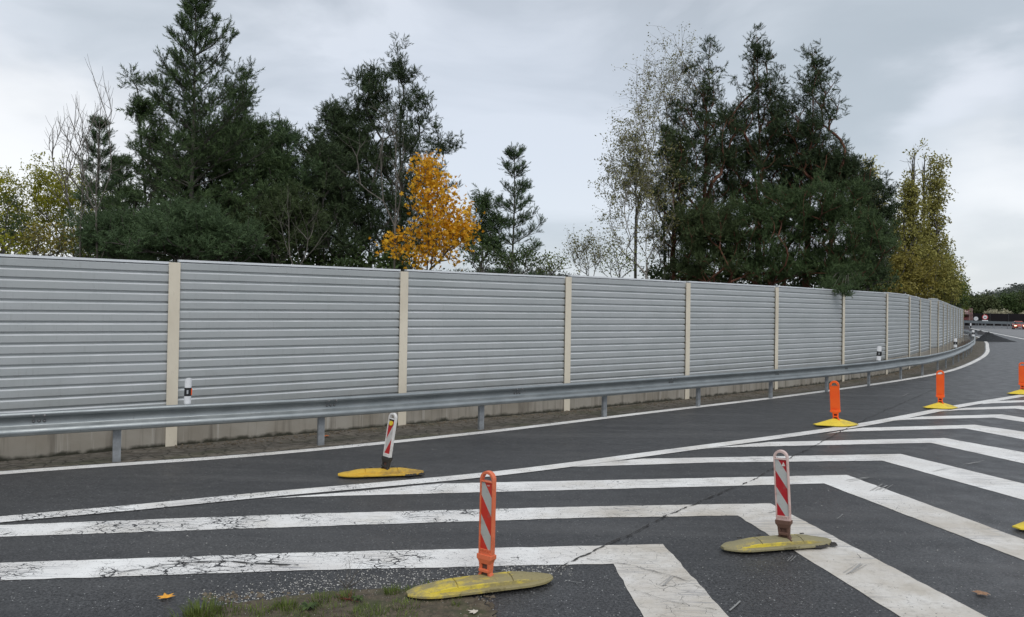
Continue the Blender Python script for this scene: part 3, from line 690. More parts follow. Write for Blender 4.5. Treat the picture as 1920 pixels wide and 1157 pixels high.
# ------------------------------------------------------------------ foreground dirt, grass, leaves, debris
rnd = random.Random(7)
DP = edge_px([(330, 1175), (372, 1142), (450, 1132), (560, 1118), (660, 1108), (760, 1106), (850, 1112), (905, 1128), (930, 1150), (900, 1200), (700, 1300), (350, 1300)])
Dq = []
for i, a in enumerate(DP):
    b = DP[(i+1) % len(DP)]
    for k in range(10): q = a+(b-a)*k/10; Dq.append(q+np.array([rnd.uniform(-1, 1), rnd.uniform(-1, 1)])*.022)
sheet('dirt_patch', Dq, .010, m_dirt)
def blades(name, spots, m, label, cat, hmin=.025, hmax=.10, wd=.0022, kind='stuff'):
    V = []; Fc = []; r = np.random.RandomState(3)
    for (x, y, n, sp, hs) in spots:
        for k in range(int(n*.62)):
            a = r.uniform(0, 6.28); q = sp*math.sqrt(r.uniform(0, 1)); bx, by = x+q*math.cos(a), y+q*math.sin(a); h_ = r.uniform(hmin, hmax)*hs
            l = a+r.uniform(-1, 1); ln = r.uniform(.2, .9)*h_; dx, dy = math.cos(l)*ln, math.sin(l)*ln; px, py = -math.sin(l)*wd, math.cos(l)*wd
            i = len(V); V += [(bx-px, by-py, .008), (bx+px, by+py, .008), (bx+dx*.35-px*.8, by+dy*.35-py*.8, .008+h_*.6), (bx+dx*.35+px*.8, by+dy*.35+py*.8, .008+h_*.6), (bx+dx, by+dy, .008+h_*.95)]
            Fc += [(i, i+1, i+3), (i, i+3, i+2), (i+2, i+3, i+4)]
    return tag(np_mesh(name, np.array(V), np.array(Fc), m), label, cat, kind=kind)
def spot(u, v, n, sp, hs=1.): p = g(u, v); return (p[0], p[1], n, sp, hs)
blades('grass', [spot(380, 1152, 420, .13, 1.0), spot(365, 1165, 300, .16), spot(430, 1150, 140, .10, .7), spot(488, 1152, 120, .08, .6), spot(535, 1142, 240, .08, .8), spot(600, 1130, 150, .08, .7), spot(645, 1124, 180, .07, .7), spot(690, 1150, 160, .14, .5), spot(735, 1115, 170, .06, .7), spot(770, 1112, 90, .07, .5), spot(620, 1150, 220, .2, .5), spot(560, 1155, 220, .2, .5), spot(757, 1140, 150, .12, .5), spot(860, 1122, 60, .04, .6), spot(855, 1137, 50, .04, .5), spot(800, 1100, 60, .08, .4), spot(480, 1175, 500, .35, .6), spot(700, 1180, 500, .35, .6)], m_grass, 'short green grass tufts growing along the bottom edge dirt', 'grass')
def weed(u, v, label, n, size, m):
    p = g(u, v); r = random.Random(int(u)); mb = MB()
    for k in range(n):
        a = 2*math.pi*k/n+r.uniform(-.3, .3); L_ = size*r.uniform(.6, 1.1); d = Vector((math.cos(a), math.sin(a), 0)); s = Vector((-d.y, d.x, 0))
        pts = [(0, .003, .004), (.35, .018, .03), (.7, .020, .035), (1., .002, .02)]
        n0 = len(mb.v)
        for f_, w_, z_ in pts: mb.v += [tuple(d*(f_*L_)+s*w_*size*9+Vector((0, 0, z_))), tuple(d*(f_*L_)-s*w_*size*9+Vector((0, 0, z_)))]
        mb.f += [(n0+2*i, n0+2*i+1, n0+2*i+3, n0+2*i+2) for i in range(3)]
    o = mb.build('weed', m, None, fix=False); o.location = (p[0], p[1], .01); tag(o, label, 'weed', 'small weeds in the dirt')
weed(578, 1146, 'flat leafy weed rosette left of the reddish twigs', 9, .09, m_dk)
weed(672, 1130, 'small round leaved weed right by the reddish twigs', 7, .06, m_dk)
# red and dark dry twigs
def twigs(u, v, label, cat, n, size, m, seed, up=.5):
    p = g(u, v); r = random.Random(seed); mb = MB()
    for k in range(n):
        a = r.uniform(0, 6.28); L_ = size*r.uniform(.5, 1); e = r.uniform(.1, up)
        q = [Vector((0, 0, .005))]
        for i in range(3): q.append(q[-1]+Vector((math.cos(a), math.sin(a), e))*L_/3); a += r.uniform(-.5, .5)
        mb.tube(q, [.0025, .002, .0015, .0008], 4)
    o = mb.build('twig', m, None); o.location = (p[0]+.0, p[1], .01); tag(o, label, cat, 'dry twigs in the dirt')
twigs(655, 1128, 'cluster of reddish stems in the dirt patch', 'twigs', 14, .12, mat('red_stem', (.16, .035, .02), .7), 3)
twigs(650, 1106, 'cluster of thin dark upright stems above the red ones', 'twigs', 16, .16, m_bark, 5, 1.6)
twigs(1614, 1049, 'small curved black twig on the white chevron', 'twig', 1, .12, m_black, 8, .1)
m_scuf = mat('scuff_grey', (.34, .335, .32), .7)
def scratch(u0, v0, u1, v1, wd):
    ribbon('road_scratch', [np.array(g(u0, v0)), np.array(g((u0+u1)/2+.6, (v0+v1)/2)), np.array(g(u1, v1))], wd, .014, m_scr)
for (u0, v0, u1, v1, n_) in ((1632, 922, 1652, 910, 6), (1584, 903, 1622, 898, 4), (1808, 871, 1835, 867, 3), (1748, 884, 1775, 881, 3), (1582, 1078, 1606, 1060, 5), (1440, 962, 1474, 956, 3), (1238, 1100, 1254, 1082, 3)):
    rs_ = random.Random(int(u0))
    for q in range(n_):
        a = g(u0+q*4+rs_.uniform(-2, 2), v0+rs_.uniform(-2, 2)); b = g(u1+q*4+rs_.uniform(-4, 4), v1+rs_.uniform(-2, 2)); ribbon('tyre_scuff', [np.array(a), np.array((a+b)/2), np.array(b)], rs_.uniform(.003, .009), .0125+.0007*q, m_scuf)
m_scr = mat('pale_scratch', (.26, .26, .25), .8)
for a_ in ((1368, 1148, 1388, 1130, .013), (1476, 1055, 1486, 1045, .005), (1482, 1055, 1492, 1045, .005), (1569, 975, 1581, 966, .007), (1692, 744, 1703, 738, .02), (1060, 1091, 1090, 1096, .005)): scratch(*a_)
# pale grit scattered on the asphalt edge: uncountable
def grit(name, pts, m, label, smin, smax, seed):
    r = np.random.RandomState(seed); V = []; Fc = []
    for (x, y) in pts:
        s = r.uniform(smin, smax); a = r.uniform(0, 6.28)
        i = len(V); c, d = math.cos(a)*s, math.sin(a)*s; h_ = s*r.uniform(.5, 1)
        V += [(x+c, y+d, .006), (x-d*r.uniform(.5, 1), y+c, .006), (x-c, y-d*r.uniform(.5, 1), .006), (x+d, y-c*r.uniform(.6, 1), .006), (x+c*.2, y+d*.2, .006+h_)]
        Fc += [(i, i+1, i+4), (i+1, i+2, i+4), (i+2, i+3, i+4), (i+3, i, i+4)]
    tag(np_mesh(name, np.array(V), np.array(Fc), m), label, 'gravel', kind='stuff')
r_ = np.random.RandomState(11); pts = []
for k in range(1300):
    u = r_.uniform(380, 900); v0 = np.interp(u, [380, 560, 760, 900], [1150, 1112, 1092, 1088]); v = v0+r_.normal(0, 15)-6
    pts.append(tuple(g(u, v)))
for k in range(260):
    pts.append(tuple(g(r_.uniform(940, 1075), 1068+r_.normal(0, 9))))
for k in range(500): pts.append(tuple(g(r_.uniform(350, 930), r_.uniform(1110, 1170))))
for k in range(350): pts.append((r_.uniform(-4, 9), r_.uniform(4.6, 14)))
grit('grit', pts, noisy('pale_grit', (.30, .29, .26), (.55, .54, .51), 40, .8), 'pale stone chips scattered on the asphalt by the dirt patch', .003, .0085, 2)
# litter along the foot of the barrier
pts = []
for i in range(3, 11):
    a, b = WP[i], WP[i+1]
    for k in range(260):
        s = r_.rand(); p = a+(b-a)*s; d = (b-a)/np.linalg.norm(b-a); n = np.array([d[1], -d[0]]); pts.append(tuple(p+n*(.12+abs(r_.normal(0, .22)))))
for k in range(420): pts.append(tuple(g(r_.uniform(380, 930), r_.uniform(1112, 1175))))
grit('debris', pts, noisy('brown_debris', (.06, .045, .03), (.16, .13, .09), 3, .9), 'small brown debris and leaf litter along the foot of the barrier and in the dirt patch', .008, .028, 5)
def maple_outline(n=5):
    P = []
    for i, (ang, L_) in enumerate([(-90, .25), (-50, .5), (-10, .8), (8, .45), (35, .98), (60, .5), (90, 1.1), (120, .5), (145, .98), (172, .45), (190, .8), (230, .5)]):
        P.append((L_*math.cos(rad(ang)), L_*math.sin(rad(ang))))
    return P
MO = maple_outline()
def fallen(u, v, size, rz, m, label):
    p = g(u, v); mb = MB(); vs = [(0, 0, .02)]+[(x*size, y*size, .006+.25*size*abs(math.sin(i*1.3))*.4) for i, (x, y) in enumerate(MO)]
    mb.add(vs, [(0, i+1, (i+1) % len(MO)+1) for i in range(len(MO))]); o = mb.build('fallen_leaf', m, None, fix=False)
    o.location = (p[0], p[1], .014); o.rotation_euler = (0, 0, rz); tag(o, label, 'leaf', 'fallen leaves on the asphalt')
fallen(312, 1125, .075, .6, mat('yellow_leaf', (.78, .36, .03), .5), 'orange yellow fallen leaf on the dark asphalt at the bottom left')
fallen(1841, 1117, .075, 2.2, mat('brown_leaf', (.28, .16, .09), .7), 'pale brown fallen leaf at the bottom right')
fallen(890, 1153, .05, 1.2, mat('pale_leaf', (.55, .5, .42), .7), 'pale leaf fragment below the orange delineator plate')
fallen(612, 820, .09, 1.2, mat('rust_leaf', (.45, .13, .04), .7), 'small rust red leaf by the guardrail post')

# ------------------------------------------------------------------ vegetation engine
def rotframes(D, roll):
    D = D/np.linalg.norm(D, axis=1)[:, None]; ref = np.where(np.abs(D[:, 2:3]) > .9, np.array([[1., 0, 0]]), np.array([[0, 0, 1.]]))
    A = np.cross(ref, D); A /= np.linalg.norm(A, axis=1)[:, None]; B = np.cross(D, A)
    c, s = np.cos(roll)[:, None], np.sin(roll)[:, None]
    return A*c+B*s, B*c-A*s, D
def scatter(P, D, scale, tv, tf, r):
    X, Y, Z = rotframes(D, r.uniform(0, 6.28, len(P)))
    V = P[:, None, :]+scale[:, None, None]*(tv[None, :, 0:1]*X[:, None]+tv[None, :, 1:2]*Y[:, None]+tv[None, :, 2:3]*Z[:, None])
    Fc = tf[None]+(np.arange(len(P))*len(tv))[:, None, None]
    return V.reshape(-1, 3), Fc.reshape(-1, tf.shape[1])
def needle_tuft(n, wd, seed, ln=.42, spread=(35, 70)):
    r = np.random.RandomState(seed); V = []; Fc = []
    for k in range(n):
        z0 = k/n*.85; a = k*2.4; e = rad(r.uniform(*spread))*(1-.45*z0); L_ = ln*r.uniform(.8, 1.15)
        o = np.array([math.cos(a), math.sin(a), 0]); s = np.array([-math.sin(a), math.cos(a), 0])*wd
        b = np.array([0, 0, z0]); tip = b+o*L_*math.sin(e)+np.array([0, 0, 1])*L_*math.cos(e)
        V += [b-s, b+s, tip]; Fc.append((3*k, 3*k+1, 3*k+2))
    return np.array(V), np.array(Fc)
def tubes(segs, n=5):          # tapered limb segments, all at once
    A = np.array([s[0] for s in segs], float); B = np.array([s[1] for s in segs], float)
    ra = np.array([s[2] for s in segs]); rb = np.array([s[3] for s in segs]); D = B-A; D[np.linalg.norm(D, axis=1) < 1e-6] = (0, 0, .001)
    X, Y, Z = rotframes(D, np.zeros(len(A))); ang = 2*np.pi*np.arange(n)/n
    ring = np.cos(ang)[None, :, None]*X[:, None]+np.sin(ang)[None, :, None]*Y[:, None]
    V = np.concatenate([A[:, None]+ring*ra[:, None, None], B[:, None]+ring*rb[:, None, None]], axis=1)
    f = np.array([(k, (k+1) % n, (k+1) % n+n, k+n) for k in range(n)])
    return V.reshape(-1, 3), (f[None]+(np.arange(len(A))*2*n)[:, None, None]).reshape(-1, 4)
TUFT = needle_tuft(22, .042, 1, .38, (50, 85))
TUFT_S = needle_tuft(12, .045, 2, .5)
TUFT_L = needle_tuft(34, .024, 3, .24, (50, 80))
def pom(k, n, seed):            # a cluster of shoots pointing up and outward
    r = np.random.RandomState(seed); V = []; Fc = []; o = 0
    for i in range(k):
        tv, tf = needle_tuft(n, .034, seed+i, .30, (45, 80)); a = 2*math.pi*i/k+r.uniform(-.4, .4); e = r.uniform(.25, 1.1) if i else .05
        d = np.array([math.cos(a)*math.sin(e), math.sin(a)*math.sin(e), math.cos(e)]); X, Y, Z = rotframes(d[None], np.zeros(1)); L_ = r.uniform(.7, 1.1)
        V.append((tv[:, 0:1]*X+tv[:, 1:2]*Y+tv[:, 2:3]*Z)*L_+d*.12+r.normal(0, .12, 3)); Fc.append(tf+o); o += len(tv)
    return np.concatenate(V), np.concatenate(Fc)
POM3 = pom(4, 18, 30); POM = pom(6, 18, 10); POMF = pom(6, 10, 20)
WPA = np.array(WP)
def clear_of_wall(x, y, z):         # nothing grows through the barrier: only what is over its top may lean across
    if z > 3.08: return True
    d = (WPA[:, 0]-x)**2+(WPA[:, 1]-y)**2; i = int(np.argmin(d))
    if d[i] > 30: return True
    a = WPA[max(i-1, 0)]; b = WPA[min(i+1, len(WPA)-1)]; t_ = b-a; t_ = t_/np.hypot(*t_)
    return (x-WPA[i][0])*t_[1]-(y-WPA[i][1])*t_[0] < -.22
GP = 'pine trees behind the noise barrier'
def unit(v): return v/math.sqrt(v[0]**2+v[1]**2+v[2]**2+1e-12)
def pine(u, vtop, depth, R, label, seed, mleaf=None, mbark=None, zc=.8, prof=.8, dz=.42, nb=5, tuft=.24, up0=50, up1=6, tw=.2, dens=1., lean=0., side=None, simple=False, tmp=None, gapf=.0, trunk=.09, name='pine_tree', group=GP, thin=1.):
    r = random.Random(seed); rn = np.random.RandomState(seed)
    top = at(u, vtop, depth); bx, by = top[0]-lean, depth; Ht = top[2]
    segs = []; TP = []; TD = []; TS = []
    npt = 14; tr = []
    wx, wy = r.uniform(-.12, .12), r.uniform(-.12, .12)
    for i in range(npt+1):
        f = i/npt; tr.append(np.array([lean*f**1.5+wx*math.sin(f*5)*(1-f), wy*math.sin(f*4+1)*(1-f), Ht*f]))
    def tpos(z): f = min(max(z/Ht, 0), 1)*npt; i = min(int(f), npt-1); return tr[i]+(tr[i+1]-tr[i])*(f-i)
    def trr(z): return trunk*(1-z/Ht)**.9+.012
    for i in range(npt): segs.append((tr[i], tr[i+1], trr(Ht*i/npt), trr(Ht*(i+1)/npt)))
    def shoot(p, d, s): TP.append(p); TD.append(d); TS.append(s)
    z = Ht-.34
    for k in range(4):
        a = k*1.7+r.uniform(0, 1); sd_ = unit(np.array([math.cos(a)*.7, math.sin(a)*.7, 1.])); shoot(tr[-1]-np.array([0, 0, .22])+sd_*.05, sd_, tuft*.9); segs.append((tr[-1]-np.array([0, 0, .22]), tr[-1]-np.array([0, 0, .22])+sd_*.14, .006, .004))
    shoot(tr[-1]-np.array([0, 0, .10]), np.array([0, 0, 1.]), tuft*1.1); shoot(tr[-1]-np.array([0, 0, .30]), np.array([0, 0, 1.]), tuft*.9)
    az0 = r.uniform(0, 6)
    while z > zc:
        f = (Ht-z)/(Ht-zc); Lm = R*(f**prof)*(1 if f < .8 else 1-(f-.8)*.6)+.18
        n_ = nb+(1 if r.random() < .4 else 0); az0 += 1.1
        for b in range(n_):
            if r.random() < gapf: continue
            az = az0+2*math.pi*b/n_+r.uniform(-.35, .35); L_ = Lm*(r.uniform(.7, 1.12) if r.random() > .18 else r.uniform(1.1, 1.4))
            if side: L_ *= 1+side[1]*math.cos(az-side[0])
            el = rad(up0+(up1-up0)*min(1, f*1.3)+r.uniform(-8, 8)); p = tpos(z+r.uniform(-.06, .06)).copy()
            ns = max(3, int(L_/.32)); step = L_/ns; br = .006+.0085*min(L_, 3)*thin; cur = p; h = np.array([math.cos(az), math.sin(az), 0]); bend = r.uniform(-.15, .15)
            for i in range(ns):
                t_ = (i+1)/ns; e = el+rad(22)*t_*t_; hh = np.array([math.cos(az+bend*i*.5), math.sin(az+bend*i*.5), 0])
                d = hh*math.cos(e)+np.array([0, 0, math.sin(e)]); nx = cur+d*step
                segs.append((cur, nx, br*(1-i/ns)+.005, br*(1-(i+1)/ns)+.004))
                if t_ > .28 or L_ < .8:
                    for sgn in (-1, 1):
                        for q in range(2 if r.random() < .9*dens else 1):
                            lt = (.42*(L_-i*step)+.16)*r.uniform(.6, 1.2); lt = min(lt, 1.2)
                            sd = np.array([-hh[1], hh[0], 0])*sgn; d2 = unit(d*r.uniform(.5, 1.)+sd*r.uniform(.5, 1)+np.array([0, 0, r.uniform(-.1, .6)]))
                            p2 = cur+(nx-cur)*r.random(); e2 = p2+d2*lt
                            if lt > .3: segs.append((p2, e2, .008*thin+.002, .004))
                            m_ = max(1, int(lt/tw+.5))
                            for j in range(m_):
                                pp = p2+d2*lt*((j+.6)/m_); dd = unit(d2+np.array([r.uniform(-.8, .8), r.uniform(-.8, .8), r.uniform(-.1, 1.1)]))
                                if j == m_-1: dd = unit(d2+np.array([0, 0, .35]))
                                shoot(pp, dd, tuft*r.uniform(.7, 1.15))
                if t_ > .45: shoot(cur+(nx-cur)*.5, unit(d+np.array([r.uniform(-.5, .5), r.uniform(-.5, .5), r.uniform(0, .6)])), tuft*r.uniform(.8, 1.1))
                cur = nx
            shoot(cur-d*.05, unit(d+np.array([0, 0, .3])), tuft*1.2)
        z -= dz*r.uniform(.8, 1.2)
    okk = [clear_of_wall(bx+p[0]+d[0]*.1, by+p[1]+d[1]*.1, p[2]) for p, d in zip(TP, TD)]
    TP = [p for p, k in zip(TP, okk) if k]; TD = [p for p, k in zip(TD, okk) if k]; TS = [p for p, k in zip(TS, okk) if k]
    segs = [s_ for s_ in segs if clear_of_wall(bx+s_[1][0], by+s_[1][1], s_[1][2])]
    o = empty(name, (bx, by, 0), 0, label, 'pine tree', group)
    V, Fc = tubes(segs, 5 if not simple else 4); np_mesh('trunk', V, Fc, mbark or m_bark, o)
    tv, tf = tmp or TUFT
    V, Fc = scatter(np.array(TP), np.array(TD), np.array(TS), tv, tf, rn); np_mesh('crown', V, Fc, mleaf or m_pine, o)
    return len(TP)

LEAF = (np.array([(-.28, 0, 0), (0, -.0, -.5), (.28, 0, 0), (0, .12, .5)]), np.array([(0, 1, 2, 3)]))
def spray(n, seed, ls=.5):          # a twig's worth of leaves as one template
    r = np.random.RandomState(seed); V = []; Fc = []
    for k in range(n):
        c = r.normal(0, .42, 3); a = unit(r.normal(0, 1, 3)); b = unit(np.cross(a, r.normal(0, 1, 3))); s = ls*r.uniform(.7, 1.3)*.5
        V += [c-a*s, c-b*s*.55, c+a*s, c+b*s*.55]; Fc.append((4*k, 4*k+1, 4*k+2, 4*k+3))
    return np.array(V), np.array(Fc)
def mleaf_t():
    V = [(0, 0, 0)]+[(x*.5, .10*math.sin(i*2.1), y*.5) for i, (x, y) in enumerate(MO)]
    return np.array(V), np.array([(0, i+1, (i+1) % len(MO)+1) for i in range(len(MO))])
MLEAF = mleaf_t()
def leafy(name, label, cat, group, u, vbase, depth, env, seed, n_pts=140, leaf=.10, per=8, tmpl=None, mleaf=None, mbark=None, base_r=.07, trunk_top=None, jitter=.18, rise=.35, spur=0., tipr=.004, droop=0., zbase=0., dropleaf=0., alt=None, stems=1, depthf=1., updir=.2, spl_=1.):
    """env: ellipsoids (u, v, ru, rv[, weight]) in picture units at this distance; limbs grow towards points inside them"""
    rn = np.random.RandomState(seed); pxm = depth/F
    base = at(u, vbase, depth); bx, by = base[0], depth
    E = []
    for e in env:
        c = at(e[0], e[1], depth); E.append((np.array([c[0]-bx, 0, c[2]]), np.array([e[2]*pxm, e[2]*pxm*depthf, e[3]*pxm]), e[4] if len(e) > 4 else 1.))
    wts = np.array([e[1][0]*e[1][2]*e[2] for e in E]); wts = wts/wts.sum(); P = []
    for k in range(n_pts):
        c, rr, _ = E[rn.choice(len(E), p=wts)]; d = rn.normal(0, 1, 3); d /= np.linalg.norm(d); P.append(c+d*rr*rn.uniform(.1, 1.0)**.5*rn.choice([1., 1., 1.22]))
    P = [p for p in P if p[2] > .4]; P.sort(key=lambda p: p[2]+.35*math.hypot(p[0], p[1]))
    nodes = [np.array([0, 0, zbase])]; par = [-1]
    zt = trunk_top or E[0][0][2]; tx = E[0][0][0] if trunk_top is None else 0
    for s in range(stems):
        last = 0; ox, oy = (0, 0) if s == 0 else rn.uniform(-.5, .5, 2)*E[0][1][0]
        for i in range(1, 9):
            f = i/8; nodes.append(np.array([(tx+ox)*f**1.4+rn.normal(0, .02), oy*f+rn.normal(0, .03), zbase+(zt-zbase)*f])); par.append(last); last = len(nodes)-1
    for p in P:
        A = np.array(nodes); d = p-A; dist = np.linalg.norm(d, axis=1); pen = dist+np.maximum(0, (A[:, 2]-p[2]+rise*np.hypot(d[:, 0], d[:, 1])))*1.6
        j = int(np.argmin(pen)); a = nodes[j]; L_ = np.linalg.norm(p-a); n_ = max(1, int(L_/.45)); last = j
        for i in range(1, n_+1):
            f = i/n_; q = a+(p-a)*f; q = q+np.array([0, 0, -.18*L_*math.sin(math.pi*f)*(rise)])+rn.normal(0, jitter*.12*min(L_, 1), 3)*(i < n_); nodes.append(q); par.append(last); last = len(nodes)-1
    A = np.array(nodes); pa = np.array(par)
    for it in range(3):
        ch = np.zeros_like(A); cn = np.zeros(len(A)); np.add.at(ch, pa[1:], A[1:]); np.add.at(cn, pa[1:], 1)
        ok_ = (cn > 0); ok_[0] = False; B_ = A.copy(); idx = np.where(ok_)[0]
        B_[idx] = .5*A[idx]+.25*A[pa[idx]]+.25*ch[idx]/cn[idx][:, None]; A = B_
    nodes = list(A)
    N_ = len(nodes); wgt = np.zeros(N_); kids = [0]*N_
    for i in range(N_-1, 0, -1):
        wgt[i] = max(wgt[i], 1) if kids[i] == 0 else wgt[i]; wgt[par[i]] += wgt[i]; kids[par[i]] += 1
    rad_ = tipr+(base_r-tipr)*(wgt/wgt[0])**.62; segs = [(nodes[par[i]], nodes[i], rad_[par[i]] if rad_[par[i]] < rad_[i]*1.6 else rad_[i]*1.25, rad_[i]) for i in range(1, N_)]
    # fine twigs
    TP = []; TD = []
    tips = [i for i in range(1, N_) if wgt[i] < max(3, wgt[0]*.06)]
    for i in tips:
        d0 = unit(nodes[i]-nodes[par[i]])
        m_ = int(spur) + (1 if rn.rand() < spur-int(spur) else 0)
        for k in range(m_):
            d = unit(d0*.8+rn.normal(0, .5, 3)+np.array([0, 0, .25-droop])); L_ = rn.uniform(.18, .5)*spl_*(1 if depth < 30 else 1.5); e = nodes[i]+d*L_; e2 = e+unit(d+np.array([0, 0, .3-droop*1.6]))*L_*.7
            segs.append((nodes[i], e, tipr*.9, tipr*.7)); segs.append((e, e2, tipr*.7, tipr*.45)); TP.append(e); TD.append(d); TP.append(e2); TD.append(d)
    segs = [s_ for s_ in segs if clear_of_wall(bx+s_[1][0], by+s_[1][1], s_[1][2])]
    o = empty(name, (bx, by, 0), 0, label, cat, group)
    V, Fc = tubes(segs, 5); np_mesh('trunk', V, Fc, mbark or m_bark, o)
    if per > 0:
        LP = []; LD = []
        src = [nodes[i] for i in tips]+TP
        for p in src:
            if rn.rand() < dropleaf: continue
            for k in range(rn.poisson(per)): LP.append(p+rn.normal(0, jitter, 3)*np.array([1, 1, .8])); LD.append(rn.normal(0, 1, 3)+np.array([0, 0, updir]))
        ok_ = [clear_of_wall(bx+p[0], by+p[1], p[2]) for p in LP]; LP = [p for p, k in zip(LP, ok_) if k]; LD = [p for p, k in zip(LD, ok_) if k]
        if LP:
            tv, tf = tmpl or LEAF; V, Fc = scatter(np.array(LP), np.array(LD), leaf*rn.uniform(.7, 1.25, len(LP)), tv, tf, rn)
            np_mesh('crown', V, Fc, mleaf, o)
    return o
SPR = spray(9, 5)
SPR2 = spray(12, 6, .42)
def scots(u, depth, env, label, seed, n=150, m=None, bark=None, leaf=.30, per=1.7, base_r=.10, jit=.13, rise=.3, zt=None, spur=.7, tm=None, df=1.):
    return leafy('pine_tree', label, 'pine tree', GP, u, 640, depth, env, seed, n, leaf, per, tm or POM, m or m_pine, bark or m_bark, base_r, zt, jit, rise, spur, .007, depthf=df, updir=1.3, spl_=.38 if depth > 24 else .5)

# ------------------------------------------------------------------ vegetation, left to right
BG = 'broadleaf trees behind the noise barrier'; SH = 'bushes behind the noise barrier'; BR = 'bare trees behind the noise barrier'
leafy('yellow_green_tree', 'yellow green leafy tree with gaps at the far left', 'tree', BG, 60, 560, 36, [(60, 400, 80, 85), (100, 370, 55, 60), (10, 430, 60, 90)], 1, 330, .20, 8, SPR, m_yg, m_bark, .07, jitter=.26, dropleaf=.1)
leafy('yellow_green_tree', 'olive yellow leafy tree behind the two bare trees', 'tree', BG, 160, 560, 38, [(150, 410, 60, 90), (200, 430, 50, 80)], 2, 210, .18, 5, SPR, m_yg, m_bark, .06, jitter=.26, dropleaf=.15)
leafy('broadleaf_tree', 'dark green leafy tree at the left picture edge', 'tree', BG, 10, 560, 30, [(10, 420, 60, 55), (-60, 420, 80, 90)], 3, 130, .15, 6, SPR, m_dk, m_bark, .09, jitter=.2)
leafy('bush', 'bright yellow green bush over the panel at the left picture edge', 'bush', SH, 5, 560, 17, [(5, 462, 40, 26), (-60, 450, 60, 40)], 4, 110, .09, 8, LEAF, m_yg, m_bark, .03, jitter=.12)
leafy('bush', 'brownish green bush over the first panel below the yellow green trees', 'bush', SH, 95, 560, 19, [(95, 455, 60, 34)], 5, 130, .09, 7, LEAF, m_olive, m_bark, .03, jitter=.14)
leafy('bush', 'green bush at the feet of the two bare trees', 'bush', SH, 175, 560, 20, [(170, 460, 60, 36)], 6, 130, .09, 8, LEAF, m_gr, m_bark, .03, jitter=.14)
leafy('bare_tree', 'tallest bare twiggy tree left of the big pine', 'bare tree', BR, 176, 600, 16.6, [(178, 300, 40, 150), (190, 230, 22, 75), (150, 290, 30, 80)], 7, 80, .1, 0, None, m_barkl, m_barkl, .022, trunk_top=6.0, rise=1.2, spur=2.4, tipr=.0042, jitter=.3, spl_=.6)
leafy('bare_tree', 'second bare twiggy tree at the far left leaning outward', 'bare tree', BR, 148, 600, 16.8, [(130, 310, 36, 95), (108, 290, 22, 60), (148, 270, 22, 75)], 8, 70, .1, 0, None, m_barkl, m_barkl, .020, trunk_top=5.3, rise=1.2, spur=2.4, tipr=.0042, jitter=.3, spl_=.55)
pine(187, 225, 25, 1.15, 'slim sparse young pine behind the bare trees', 11, m_pine2, zc=2.2, dz=.55, nb=4, tuft=.22, tmp=POM3, trunk=.04, dens=.5, thin=.6)
pine(225, 300, 27, 1.5, 'small pine left of the big pine', 12, m_pine, zc=1.4, dz=.5, tuft=.24, tmp=POM3, dens=.6, thin=.7)
pine(368, -18, 20.5, 3.0, 'tallest pine at the left with open top whorls', 13, m_pine, zc=1.2, prof=.82, dz=.50, nb=5, tuft=.27, tw=.30, tmp=POM3, side=(0.1, .2), trunk=.08, dens=.7, gapf=.12, thin=.7)
scots(285, 21.2, [(256, 172, 11, 26), (275, 225, 24, 36), (290, 300, 42, 60), (300, 380, 60, 60)], 'side pine reaching left of the tallest left pine', 14, 120, m_pine, leaf=.30)
scots(378, 22.6, [(372, 245, 34, 50), (385, 320, 70, 70), (380, 400, 100, 70)], 'dense pine directly behind the tallest left pine', 54, 230, m_pine, leaf=.28)
scots(455, 22.3, [(455, 165, 16, 30), (450, 235, 42, 55), (460, 320, 75, 70), (480, 400, 90, 70)], 'dense pine at the right shoulder of the tallest left pine', 15, 230, m_pine, leaf=.30)
scots(515, 23, [(524, 236, 10, 24), (532, 262, 16, 20), (505, 290, 38, 50), (530, 370, 60, 80)], 'pine with an upright side tip right of the tallest left pine', 16, 170, m_pine2)
scots(330, 16.8, [(330, 455, 95, 36), (350, 425, 45, 26)], 'low blue green pine over the wall under the tallest left pine', 17, 230, m_pine2, leaf=.22, base_r=.04)
scots(425, 17.0, [(425, 462, 60, 34)], 'low blue green pine right by the second panel top', 18, 130, m_pine2, leaf=.22, base_r=.04)
scots(225, 17.2, [(225, 455, 60, 38)], 'low blue green pine over the first panel', 19, 140, m_pine2, leaf=.22, base_r=.04)
scots(520, 20, [(510, 440, 70, 60), (560, 420, 45, 50)], 'olive green low pine between the two left pine groups', 20, 190, m_pine4, leaf=.26, base_r=.06)
scots(600, 24, [(600, 345, 62, 80), (575, 285, 30, 40), (600, 440, 70, 60)], 'dark low pine left of the dense pine', 21, 220, m_pine3, leaf=.29)
scots(640, 26, [(622, 222, 14, 22), (640, 260, 48, 50), (650, 340, 70, 80), (640, 430, 80, 60)], 'dark pine on the left slope of the dense pine group', 22, 260, m_pine3, leaf=.31)
scots(695, 26.5, [(684, 150, 14, 26), (700, 185, 40, 45), (700, 260, 75, 70), (700, 360, 95, 80), (690, 440, 95, 60)], 'dense dark pine in the middle group', 23, 340, m_pine3, leaf=.31, base_r=.12)
scots(752, 29, [(748, 112, 11, 30), (757, 150, 24, 34), (775, 205, 34, 40), (780, 270, 50, 50), (835, 262, 26, 26), (790, 350, 55, 70), (780, 440, 60, 50)], 'open topped pine whose tip rises above the middle group', 25, 250, m_pine3, leaf=.31, per=1.3, base_r=.10)
scots(905, 27, [(905, 395, 20, 26), (908, 450, 34, 46)], 'small dark pine right behind the yellow maple', 31, 90, m_pine, leaf=.28, base_r=.05)
